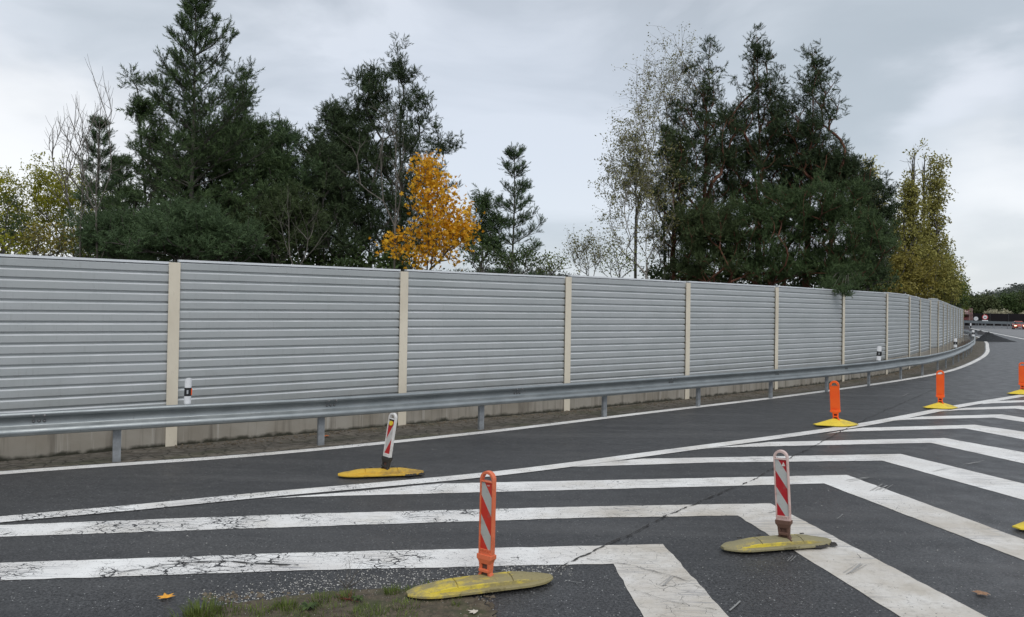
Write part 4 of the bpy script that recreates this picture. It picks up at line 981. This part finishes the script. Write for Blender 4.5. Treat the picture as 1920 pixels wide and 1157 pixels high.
leafy('bare_tree', 'slender bare tree with curved stems in front of the dark middle pines', 'bare tree', BR, 736, 640, 17.6, [(728, 290, 28, 110), (680, 320, 20, 70), (755, 340, 16, 70)], 28, 40, .1, 0, None, m_barkl, m_barkl, .024, trunk_top=6.8, rise=1.5, spur=1.6, tipr=.004, jitter=.3)
leafy('bare_bush', 'bare thin stemmed bush in front of the olive green low pine', 'bare bush', BR, 548, 600, 16.8, [(560, 440, 30, 50), (535, 420, 15, 50), (590, 450, 22, 30)], 29, 24, .1, 0, None, m_barkl, m_barkl, .018, trunk_top=2.9, rise=1., spur=1.4, tipr=.003, jitter=.3)
leafy('maple_tree', 'orange yellow maple glowing before the dark pines', 'maple tree', BG, 800, 640, 17.6, [(800, 330, 28, 36), (815, 375, 38, 42), (832, 425, 58, 40), (862, 425, 30, 34, .8), (800, 460, 50, 42), (852, 470, 26, 32, .8), (745, 486, 24, 14, .6), (733, 452, 13, 22, .6)], 30, 250, .118, 12, MLEAF, m_maple, m_bark, .035, jitter=.15, rise=.7, trunk_top=4.6)
pine(965, 284, 27, 1.55, 'lone slim pine with level branches against open sky', 32, m_pine2, zc=1.6, dz=.60, nb=4, tuft=.24, tw=.32, tmp=POM3, up0=42, up1=6, dens=.6, thin=.7, trunk=.05, prof=.75, gapf=.1)
leafy('bush', 'green bush right behind the maple and below the small dark pine', 'bush', SH, 905, 600, 23, [(905, 482, 35, 26)], 33, 90, .09, 8, LEAF, m_dk, m_bark, .03, jitter=.14)
leafy('bush', 'dark bush at the foot of the lone slim pine', 'bush', SH, 975, 600, 24, [(970, 488, 55, 22)], 34, 120, .09, 8, LEAF, m_dk, m_bark, .03, jitter=.14)
leafy('bush', 'yellowish green bush right of the lone slim pine', 'bush', SH, 1035, 600, 25, [(1032, 494, 38, 18)], 35, 90, .08, 6, LEAF, m_gr, m_bark, .03, jitter=.14)
leafy('bush', 'sparse pale leaved bush left of the birches', 'bush', SH, 1105, 600, 26, [(1105, 488, 40, 26), (1085, 470, 14, 14)], 36, 90, .07, 4, LEAF, m_bir, m_bark, .02, jitter=.08, rise=.8, spur=1.6)
leafy('bush', 'green bush at the foot of the birches', 'bush', SH, 1165, 600, 27, [(1160, 490, 45, 30)], 37, 110, .08, 7, LEAF, m_gr, m_bark, .03, jitter=.16)
leafy('birch_tree', 'tall birch with thin pale leaves at the left edge of the right tree group', 'birch', BG, 1245, 640, 31, [(1262, 120, 34, 60), (1225, 190, 45, 80), (1280, 200, 40, 90), (1195, 260, 40, 70)], 38, 230, .075, 4, LEAF, m_bir, m_birk, .045, trunk_top=12.0, rise=.9, spur=2.2, tipr=.006, jitter=.09, droop=.45)
leafy('birch_tree', 'lower spreading birch with sparse leaves beside the tall birch', 'birch', BG, 1208, 640, 28.5, [(1190, 320, 48, 110), (1160, 350, 30, 80), (1225, 380, 45, 110), (1175, 440, 48, 45)], 39, 280, .08, 6, LEAF, m_bir, m_birk, .040, trunk_top=7.5, rise=.9, spur=2.2, tipr=.006, jitter=.09, droop=.45)
leafy('broadleaf_tree', 'dull olive sparse tree between birches and reddish pine trunks', 'tree', BG, 1262, 640, 30, [(1262, 360, 42, 120), (1250, 440, 50, 60)], 40, 120, .08, 6, LEAF, m_gr, m_bark, .06, rise=.8, jitter=.24)
scots(1312, 31, [(1330, 112, 16, 32, .8), (1320, 160, 38, 46, .8), (1308, 225, 62, 50), (1300, 300, 66, 60), (1355, 260, 40, 60), (1300, 380, 66, 60)], 'left of the three tall pines in the right group', 41, 340, m_pine3, m_barkr, leaf=.32, per=1.05, base_r=.14)
scots(1262, 29.5, [(1262, 300, 34, 60), (1268, 380, 45, 60), (1285, 460, 60, 60)], 'lower dark pine left of the reddish pine trunks', 42, 190, m_pine4, m_barkr, leaf=.31)
scots(1422, 32, [(1420, 84, 13, 30, .8), (1428, 128, 30, 36, .8), (1424, 185, 50, 48), (1420, 255, 64, 58), (1415, 335, 75, 60)], 'middle and tallest of the three tall pines in the right group', 43, 340, m_pine3, m_barkr, leaf=.32, per=1.05, base_r=.14)
scots(1505, 31, [(1530, 118, 15, 30, .8), (1534, 165, 34, 42, .8), (1522, 225, 52, 52), (1520, 295, 64, 52), (1540, 335, 60, 44)], 'right of the three tall pines leaning slightly right', 44, 340, m_pine3, m_barkr, leaf=.32, per=1.05, base_r=.13)
scots(1370, 33.5, [(1368, 245, 34, 40), (1365, 330, 55, 70), (1360, 420, 60, 60)], 'dark pine filling between the left and middle tall pines', 45, 190, m_pine4, m_barkr, leaf=.34)
scots(1470, 33.5, [(1470, 235, 30, 40), (1470, 330, 55, 70), (1470, 400, 60, 60)], 'dark pine filling between the middle and right tall pines', 46, 190, m_pine3, m_barkr, leaf=.34)
scots(1550, 31, [(1560, 330, 50, 40), (1600, 306, 22, 12), (1580, 350, 60, 40)], 'dark pine with a branch reaching right toward the poplars', 47, 150, m_pine3, m_barkr, leaf=.32)
scots(1445, 28.5, [(1440, 395, 75, 46), (1420, 465, 90, 55), (1450, 510, 90, 30)], 'low spreading green pine under the tall right pines', 48, 360, m_pine, m_barkr, leaf=.29)
scots(1560, 28.8, [(1540, 385, 75, 45), (1575, 450, 90, 60), (1545, 505, 75, 34), (1590, 520, 45, 26)], 'low spreading pine hanging over the barrier top', 49, 420, m_pine, m_barkr, leaf=.29)
scots(1340, 28, [(1340, 440, 70, 55), (1330, 505, 75, 34)], 'low pine right of the birches at the barrier', 50, 230, m_pine4, m_barkr, leaf=.29)
scots(1628, 33.5, [(1622, 352, 26, 24), (1632, 400, 38, 44), (1640, 460, 36, 50), (1625, 510, 40, 30)], 'dark rounded pine at the right end of the pine group', 51, 240, m_pine3, m_bark, leaf=.33)
scots(1192, 30.5, [(1190, 300, 16, 34), (1195, 350, 24, 30)], 'small dark pine top hidden among the birches', 53, 60, m_pine3, m_bark, leaf=.3, per=1.2, base_r=.06)
for k_, (u_, dp, ru, lb) in enumerate([(262, 21.5, 42, 'dark bush under the low blue green pines, left end'), (340, 21.5, 46, 'dark bush under the tallest left pine'), (425, 22, 46, 'dark bush just right of the tallest left pine trunk'), (505, 22.5, 46, 'dark bush below the olive green low pine'), (585, 24, 46, 'dark bush below the left slope of the middle pines'),
        (662, 24, 46, 'dark bush below the dense middle pine'), (740, 22, 36, 'dark bush left of the maple stems'), (1250, 33, 42, 'dark bush at the birch side of the right pine group'), (1325, 34, 48, 'dark bush below the left tall pine'), (1405, 34, 48, 'dark bush below the middle tall pine'),
        (1485, 34, 48, 'dark bush below the right tall pine'), (1562, 33, 46, 'dark bush under the pine that hangs over the barrier'), (1632, 37, 40, 'dark bush at the right foot of the pine group'), (1592, 31, 34, 'dark bush right behind the panel with the overhanging branch')]):
    leafy('bush', lb, 'bush', SH, u_, 640, dp, [(u_, 500 if u_ < 1000 else 522, ru, 34), (u_, 530, ru, 30)], 200+k_, 150, .16, 10, LEAF, m_dk, m_bark, .03, jitter=.16)
# poplars and autumn bushes beyond the bend
PG = 'poplars beyond the bend'
leafy('poplar_tree', 'pale yellow poplar tip behind the rounded pine', 'poplar', PG, 1630, 640, 62, [(1630, 335, 12, 45), (1628, 400, 22, 60)], 60, 110, .42, 5, SPR, m_pop2, m_bark, .16, rise=1.4, jitter=.25)
leafy('poplar_tree', 'tall poplar with a bare dark tip above yellow green leaves', 'poplar', PG, 1712, 640, 58, [(1704, 400, 12, 55), (1706, 470, 24, 70), (1704, 350, 8, 18)], 61, 140, .36, 4, SPR, m_pop, m_bark, .18, trunk_top=14.4, rise=1.5, jitter=.28, spur=.6, tipr=.02)
leafy('poplar_tree', 'tallest right poplar with leafy tip and bare leader', 'poplar', PG, 1742, 640, 60, [(1752, 370, 12, 55), (1748, 440, 20, 60), (1748, 500, 30, 60), (1758, 325, 6, 22)], 62, 170, .36, 4, SPR, m_pop, m_bark, .2, trunk_top=14.2, rise=1.5, jitter=.28, spur=.6, tipr=.02)
for u_, v_, y_, s_, lb in ((1731, 296, 60.5, 5, 'bare dark poplar top between the two leafy poplars'), (1711, 288, 58.6, 6, 'bare dark poplar top at the left of the poplar group')):
    leafy('bare_tree', lb, 'bare tree', PG, u_, 640, y_, [(u_, v_+55, 5, 55)], 63+s_, 34, .1, 0, None, m_bark, m_bark, .10, trunk_top=at(u_, v_, y_)[2], rise=1.6, spur=1.2, tipr=.018, jitter=.2)
leafy('poplar_tree', 'smaller pale poplar at the left of the poplar group', 'poplar', PG, 1680, 640, 60, [(1679, 420, 12, 26), (1682, 480, 20, 70)], 64, 110, .38, 4, SPR, m_pop, m_bark, .14, rise=1.3, jitter=.28, dropleaf=.2)
leafy('broadleaf_tree', 'olive brown tree between the rounded pine and the poplars', 'tree', BG, 1668, 640, 46, [(1665, 515, 34, 42), (1690, 500, 24, 36), (1640, 530, 24, 22)], 65, 180, .27, 5, SPR, m_olive, m_bark, .10, rise=.9, jitter=.22)
leafy('broadleaf_tree', 'golden olive tree under the poplars', 'tree', BG, 1722, 640, 52, [(1722, 520, 40, 44), (1700, 530, 30, 30)], 66, 180, .30, 5, SPR, m_olive, m_bark, .10, rise=.9, jitter=.24)
leafy('broadleaf_tree', 'yellow green tree at the right foot of the poplars', 'tree', BG, 1762, 640, 58, [(1766, 520, 24, 42), (1772, 545, 28, 26)], 67, 170, .30, 5, SPR, m_pop, m_bark, .10, rise=.9, jitter=.24)
leafy('broadleaf_tree', 'darker slim tree at the right shoulder of the poplar group', 'tree', BG, 1776, 640, 66, [(1776, 500, 14, 40), (1785, 540, 18, 34)], 68, 120, .30, 5, SPR, m_gr, m_bark, .10, rise=.9, jitter=.24)
leafy('broadleaf_tree', 'green tree just above the far end of the barrier', 'tree', BG, 1793, 640, 80, [(1793, 553, 20, 30), (1801, 568, 11, 16)], 69, 130, .36, 5, SPR, m_gr, m_bark, .10, rise=.9, jitter=.3)
leafy('broadleaf_tree', 'dark green tree right behind the far end of the barrier', 'tree', BG, 1760, 640, 68, [(1765, 565, 36, 22)], 70, 120, .34, 5, SPR, m_dk, m_bark, .10, rise=.9, jitter=.3)
leafy('bush', 'olive brown bush just above the barrier left of the poplars', 'bush', SH, 1672, 640, 40, [(1668, 545, 34, 16), (1700, 552, 20, 12)], 230, 130, .2, 8, LEAF, m_olive, m_bark, .04, jitter=.2)
def overhang():           # the bough of the low spreading pine that droops over the barrier top
    o = [q for q in bpy.data.objects if q.get('label') == 'low spreading pine hanging over the barrier top'][0]; rn = np.random.RandomState(5); P = []; D = []; segs = []
    root = np.array(at(1590, 505, 27.6)); ol = np.array(o.location)
    for (u, v, dp) in [(1546, 538, 25.3), (1560, 543, 24.6), (1575, 547, 24.3), (1590, 540, 24.7), (1570, 534, 25.4), (1604, 533, 25.6), (1583, 549, 24.25), (1552, 530, 25.8), (1615, 527, 26)]:
        e = np.array(at(u, v, dp)); m = (root+e)/2+np.array([0, 0, .15]); segs += [(root-ol, m-ol, .022, .014), (m-ol, e-ol, .014, .006)]
        for k in range(7): P.append(e-ol+rn.normal(0, .10, 3)); D.append(rn.normal(0, .6, 3)+np.array([0, -.3, .9]))
        for k in range(5): P.append(m-ol+rn.normal(0, .16, 3)); D.append(rn.normal(0, .6, 3)+np.array([0, 0, 1]))
    V, Fc = tubes(segs, 5); b = np_mesh('bough', V, Fc, m_bark, o); V, Fc = scatter(np.array(P), np.array(D), np.full(len(P), .25), *POM, rn); np_mesh('needles', V, Fc, m_pine, b)
overhang()
# tree belt and hill beyond the motorway
TB = 'trees behind the dark fence beyond the motorway'
for i, (u_, v_, hw, y_, m_, lb) in enumerate([(1812, 562, 16, 226, m_belt, 'green round tree directly right of the barrier end, beyond the motorway'), (1832, 562, 15, 236, m_belt, 'green tree behind the two round signs'), (1850, 563, 14, 226, m_belt, 'green tree above the right round sign'),
        (1868, 562, 15, 238, m_belt, 'mid green tree above the pale bushes'), (1888, 561, 15, 228, m_dk, 'dark green tree above the red car'), (1906, 555, 17, 240, m_dk, 'dark conifer like tree near the right picture edge'), (1926, 559, 18, 230, m_belt, 'green tree cut by the right picture edge'),
        (1950, 545, 20, 232, m_dk, 'dark tree just outside the right picture edge')]):
    leafy('broadleaf_tree', lb, 'tree', TB, u_, 596, y_, [(u_, (v_+585)/2, hw, (592-v_)/2), (u_+3, 583, hw, 9)], 80+i, 70, 1.5, 4, SPR2, m_, m_bark, .2, jitter=.9, tipr=.04)
for i, (u_, v_, hw) in enumerate([(1854, 590, 5), (1864, 589, 6), (1874, 592, 7), (1886, 589, 6), (1922, 592, 6)]):
    leafy('bush', ['pale bush leftmost on the dark fence', 'pale bush second from the left on the dark fence', 'largest pale bush drooping over the dark fence', 'pale bush under the dark green tree', 'pale bush at the right picture edge'][i], 'bush', 'pale bushes hanging over the dark fence', u_, 600, 196, [(u_, v_, hw, 4.5)], 100+i, 24, .7, 5, SPR2, m_seed, m_bark, .08, jitter=.3, tipr=.03)
# hill terrain with its forest
def hillz(x, y):
    a = math.degrees(math.atan2(x, y)); r_d = math.hypot(x, y)
    prof = np.interp(a, [-50, -30, -12, -2, 2, 5, 9, 15, 20, 29, 31.5, 33.5, 36, 45, 60], [12, 12, 16, 22, 22, 17, 8, 0, 0, 0, 6, 12, 17, 22, 18])
    f = min(1, max(0, (r_d-330)/190)); f = f*f*(3-2*f)
    return prof*f*(1+.05*math.sin(x*.02)+.04*math.sin(y*.031+x*.013))
xs = np.linspace(rad(-52), rad(62), 120); rs = np.linspace(300, 760, 22); V = []; Fc = []
for a in xs:
    for r0 in rs: x, y = r0*math.sin(a), r0*math.cos(a); V.append((x, y, hillz(x, y)-.4))
nr = len(rs)
for i in range(len(xs)-1):
    for j in range(nr-1): Fc.append((i*nr+j, i*nr+j+1, (i+1)*nr+j+1, (i+1)*nr+j))
tag(np_mesh('hill', np.array(V), np.array(Fc), m_hill), kind='structure')
rn = np.random.RandomState(21); P = []; Sc = []; D = []
for k in range(5200):
    a = rad(rn.uniform(-50, 60)) if k % 3 else rad(rn.uniform(28, 38)); r0 = rn.uniform(380, 600); x, y = r0*math.sin(a), r0*math.cos(a); hgt = rn.uniform(5, 10)
    if abs(math.degrees(a)) > 45: continue
    for q in range(7):
        f = q/6; wv = hgt*.30*(1-f)+.3; aa = rn.uniform(0, 6.28); P.append((x+math.cos(aa)*wv*.6, y+math.sin(aa)*wv*.6, hillz(x, y)+hgt*(.15+.8*f))); Sc.append(wv*1.5+.6); D.append(rn.normal(0, 1, 3))
V, Fc = scatter(np.array(P), np.array(D), np.array(Sc), *spray(8, 9, .6), rn)
tag(np_mesh('forest', V, Fc, m_farw), 'dark mixed forest covering the distant hill', 'forest', kind='stuff')

# ------------------------------------------------------------------ beyond the ramp: motorway furniture and vehicles
def path_rail(name, P, label, z, grp=None, m=m_steel, step=3.5, posts=True, zb=0.):
    o = empty(name, (P[0][0], P[0][1], 0), 0, label, 'guardrail', grp); rings = []
    for i, p in enumerate(P):
        a = P[max(i-1, 0)]; b = P[min(i+1, len(P)-1)]; d = (b-a)/np.linalg.norm(b-a); n = np.array([d[1], -d[0]])
        rings.append([(p[0]+n[0]*y-P[0][0], p[1]+n[1]*y-P[0][1], zz+z-.75) for y, zz in WPROF+WBACK])
    MB().loft(rings).build('beam', m, o)
    if posts:
        pmm = None
        for p in resample(P, step):
            if pmm is None: q = MB().box(-.05, .05, .02, .09, 0, z-.05).build('post', m_steel2, o); pmm = q.data
            else: q = bpy.data.objects.new('post', pmm); COL.objects.link(q); q.parent = o
            q.location = (p[0]-P[0][0], p[1]-P[0][1], 0)
    return o
def lin(a, b, n=12): return [a+(b-a)*k/n for k in range(n+1)]
MG = 'guardrails in the motorway median'
A1, A2 = g(1808, 611.5), g(1925, 616.5)
dd = (A2-A1); path_rail('guardrail', lin(A1, A2+dd*.5, 24), 'nearer steel guardrail of the motorway median', 1.05, MG)
nn_ = np.array([dd[1], -dd[0]])/np.linalg.norm(dd); nn_ = nn_ if nn_[1] > 0 else -nn_
path_rail('guardrail', lin(A1+nn_*7, A2+nn_*7+dd*.5, 24), 'farther steel guardrail of the motorway median', 1.35, MG, step=5)
# dark fence across the motorway
fA, fB = at(1790, 590, 200)[:2], at(2080, 590, 178)[:2]; L_ = np.linalg.norm(fB-fA)
o = empty('dark_fence', (fA[0], fA[1], 0), math.atan2(*(fB-fA)[::-1]), 'long blackish brown noise fence beyond the motorway', 'fence')
nb_ = int(L_/4)
for k in range(nb_): MB().box(k*4+.1, k*4+4-.1, -.06, .06, 0, 3.05).build('panel', m_brr, o)
for k in range(nb_+1): MB().box(k*4-.1, k*4+.1, -.12, .12, 0, 3.15).build('post', m_dark, o)
# two round signs
def round_sign(u, v, y, r, ring_, label, plate):
    p = at(u, v, y); o = empty('round_sign', (p[0], p[1], 0), rad(-28), label, 'road sign', 'round road signs by the dark fence'); z = p[2]
    MB().tube([(0, .05, 0), (0, .05, z)], .05, 8).build('pole', m_steel2, o)
    def disc(rr, y0, y1, m, nm): MB().tube([(0, y1, z), (0, y0, z)], rr, 28).build(nm, m, o)
    disc(r, -.02, .0, ring_, 'rim'); disc(r*.74, -.03, -.021, m_white, 'face')
    if plate:
        MB().box(-r*1.0, r*1.0, -.02, .0, z-r*1.55, z-r*1.12).build('plate', m_white, o)
        MB().box(-.34*r, -.06*r, -.036, -.031, z-.22*r, z+.12*r).box(.06*r, .36*r, -.036, -.031, z-.22*r, z+.06*r).build('symbol', m_black, o)
    else:
        MB().box(-.5*r, .5*r, -.036, -.031, -.05*r, .05*r, Matrix.Translation((0, 0, z))@Matrix.Rotation(rad(-50), 4, 'Y')).build('symbol', m_black, o)
m_redp = mat('sign_red', (.55, .03, .03), .4); m_greyp = mat('sign_grey_rim', (.5, .5, .52), .5)
round_sign(1830, 597.5, 172, .46, m_greyp, 'small round white sign with grey rim and slash, left of the red ringed one', False)
round_sign(1847, 594.8, 168, .56, m_redp, 'round red ringed no overtaking sign with white plate below', True)
# orange red car
def car(u, v, depth, label, paint, yaw):
    p = at(u, v, depth)
    o = empty('car', (p[0], p[1], .01), yaw, label, 'car'); L, Wd = 4.3, 1.78
    def sec(x, zl, zb, zt, wb, wt): return [(x, -wb/2, zl), (x, -wb/2, zb), (x, -wt/2, zt), (x, wt/2, zt), (x, wb/2, zb), (x, wb/2, zl)]
    MB().loft([sec(-2.15, .35, .5, .62, 1.5, 1.3), sec(-2.05, .22, .6, .74, 1.70, 1.45), sec(-1.4, .2, .72, .88, 1.78, 1.55), sec(-.9, .2, .80, .96, 1.78, 1.58), sec(1.5, .2, .84, .98, 1.78, 1.55), sec(2.0, .25, .8, .95, 1.72, 1.45), sec(2.15, .38, .7, .85, 1.55, 1.3)]).build('body', paint, o, False, .03)
    MB().loft([sec(-.98, .9, .93, .95, 1.55, 1.5), sec(-.2, .9, 1.2, 1.40, 1.5, 1.16), sec(1.1, .9, 1.2, 1.42, 1.5, 1.14), sec(1.95, .9, .93, .97, 1.5, 1.4)]).build('cabin_glass', mat('car_glass', (.03, .035, .04), .1), o)
    MB().loft([sec(-.22, 1.38, 1.39, 1.43, 1.20, 1.12), sec(.4, 1.42, 1.43, 1.47, 1.22, 1.12), sec(1.2, 1.38, 1.40, 1.44, 1.18, 1.1)]).build('roof', paint, o, True)
    for sy in (-1, 1):
        hl = bpy.data.materials.get('headlight_lit')
        if not hl:
            hl = mat('headlight_lit', (.9, .85, .7), .2); hl.node_tree.nodes['Principled BSDF'].inputs['Emission Color'].default_value = (1, .8, .5, 1); hl.node_tree.nodes['Principled BSDF'].inputs['Emission Strength'].default_value = 2
        MB().box(-2.16, -1.98, sy*.66-.17, sy*.66+.17, .58, .74).build('headlight', hl, o, False, .03)
        MB().box(-.9, -.75, sy*.97-.08, sy*.97+.08, .94, 1.06).build('mirror', paint, o, False, .02)
        for x in (-1.32, 1.32):
            wh = MB().tube([(x, sy*.72, .32), (x, sy*.92, .32)], .32, 20).build('wheel', m_blk, o); MB().tube([(x, sy*.922, .32), (x, sy*.93, .32)], .2, 14).build('rim', m_steel, wh)
    MB().box(-2.185, -2.12, -.55, .55, .32, .50).build('grille', m_dark, o); MB().box(-2.20, -2.186, -.26, .26, .36, .47).build('number_plate', m_white, o)
m_car = mat('orange_red_car_paint', (.50, .07, .03), .25)
car(1910, 616.3, 138, 'orange red car with lit headlights driving toward the camera', m_car, rad(62))
# truck loaded with stacked vehicles
p = at(1806.5, 609, 185)
o = empty('truck', (p[0], p[1], 0), rad(-34), 'tall dull red loaded truck beside the far end of the barrier', 'truck')
m_tr1 = noisy('dull_red_load', (.12, .03, .03), (.20, .06, .055), 2, .6); m_tr2 = noisy('pale_pink_load', (.26, .15, .14), (.36, .26, .24), 2, .6)
MB().box(-1.25, 1.25, 0, 12, .9, 1.15).build('chassis', m_dark, o)
for z in (1.15, 2.55): MB().box(-1.25, 1.25, 0, 12, z, z+.1).build('deck', m_dark, o)
for x in (-1.2, 1.2):
    for y in (.1, 4, 8, 11.9): MB().box(x-.06, x+.06, y-.06, y+.06, 1.25, 4.3).build('upright', m_tr2, o)
for k, (z, m_) in enumerate(((1.25, m_tr1), (2.65, m_tr2))):
    for y in (.3, 4.4, 8.2):
        c = MB(); c.loft([[(-.8, y, z+.1), (.8, y, z+.1), (.8, y, z+.6), (-.8, y, z+.6)], [(-.85, y+.5, z+.05), (.85, y+.5, z+.05), (.85, y+.5, z+.8), (-.85, y+.5, z+.8)], [(-.85, y+1.1, z+.05), (.85, y+1.1, z+.05), (.62, y+1.1, z+1.25), (-.62, y+1.1, z+1.25)], [(-.85, y+2.4, z+.05), (.85, y+2.4, z+.05), (.62, y+2.4, z+1.25), (-.62, y+2.4, z+1.25)], [(-.8, y+3.4, z+.1), (.8, y+3.4, z+.1), (.8, y+3.4, z+.7), (-.8, y+3.4, z+.7)]])
        c.build('load', m_ if (y < 4) else m_tr1, o)
for x in (-1, 1):
    for y in (1.2, 2.4, 9.5): MB().tube([(x*1.2, y, .5), (x*.85, y, .5)], .5, 18).build('wheel', m_blk, o)
    MB().box(x*1.0-.12, x*1.0+.12, -.06, 0, .95, 1.1).build('tail_light', m_redp, o)
MB().box(-1.2, 1.2, 12.3, 14.2, .5, 3.2).build('cab', m_tr1, o, False, .12)
# dark machine behind the barrier end
p = at(1808.5, 628.5, 84)
o = empty('site_machine', (p[0], p[1], 0), rad(-30), 'dark grey site machine half hidden by the barrier end', 'machine')
m_mach = noisy('machine_grey', (.09, .09, .10), (.16, .16, .17), 3, .6)
MB().box(-.55, .55, -.2, 1.2, .30, .80).build('body', m_mach, o, False, .05)
MB().loft([[(-.5, -.1, .8), (.5, -.1, .8), (.5, 1.1, .8), (-.5, 1.1, .8)], [(-.38, .1, 1.1), (.38, .1, 1.1), (.38, .9, 1.1), (-.38, .9, 1.1)]]).build('hood', m_dark, o)
for x in (-.5, .5):
    for y in (.1, .9): MB().tube([(x-.09, y, .22), (x+.09, y, .22)], .22, 16).build('wheel', m_blk, o)
MB().box(-.5, -.3, -.24, -.2, .5, .6).box(.3, .5, -.24, -.2, .5, .6).build('lamp', m_redp, o)
# dark turned-down guardrail end by the merge
ppp = [g(1806, 624), g(1813, 624.5), g(1820, 625.5), g(1828, 628), g(1834, 631)]
path_rail('guardrail', spline(ppp, 4), 'dark guardrail curving past the gravel heap toward the motorway', .62, None, m_dark, step=3)
# heaps
def heap(name, u, v, sx, sy, hh, m, label, cat, seed, yaw=0., tail=.5):
    p = g(u, v); rn = np.random.RandomState(seed); nr_, na = 16, 44; V = [(0, 0, hh)]; Fc = []
    for i in range(1, nr_+1):
        f = i/nr_
        for k in range(na):
            a = 2*math.pi*k/na; ex = 1+tail*max(0, math.cos(a)); z = hh*(1-f)**1.15*(1+.12*math.sin(a*3+seed)+rn.normal(0, .05)) if i < nr_ else -.02
            V.append((math.cos(a)*sx*f*ex*(1+.06*math.sin(a*5)), math.sin(a)*sy*f*(1+.08*math.sin(a*4+1)), z))
    for k in range(na): Fc.append((0, 1+k, 1+(k+1) % na))
    for i in range(nr_-1):
        for k in range(na): a = 1+i*na+k; b = 1+i*na+(k+1) % na; Fc += [(a, a+na, b+na), (a, b+na, b)]
    o = np_mesh(name, np.array(V), np.array(Fc), m); o.location = (p[0], p[1], .01); o.rotation_euler = (0, 0, yaw); tag(o, label, cat)
heap('gravel_heap', 1850, 640, 1.0, 1.0, .78, m_grav, 'dark gravel heap spilled on the ramp at the end of the edge line', 'gravel heap', 3, rad(-25), 1.3)
heap('soil_heap', 1838, 627.5, .9, .8, .50, m_dark, 'small black heap behind the guardrail bend', 'heap', 5)
so_ = [g(1783, 668), g(1793, 651), g(1808, 640), g(1826, 634), g(1829, 640), g(1815, 655), g(1800, 668)]
sheet('soil_strip', [tuple(q) for q in so_], .012, m_soil)
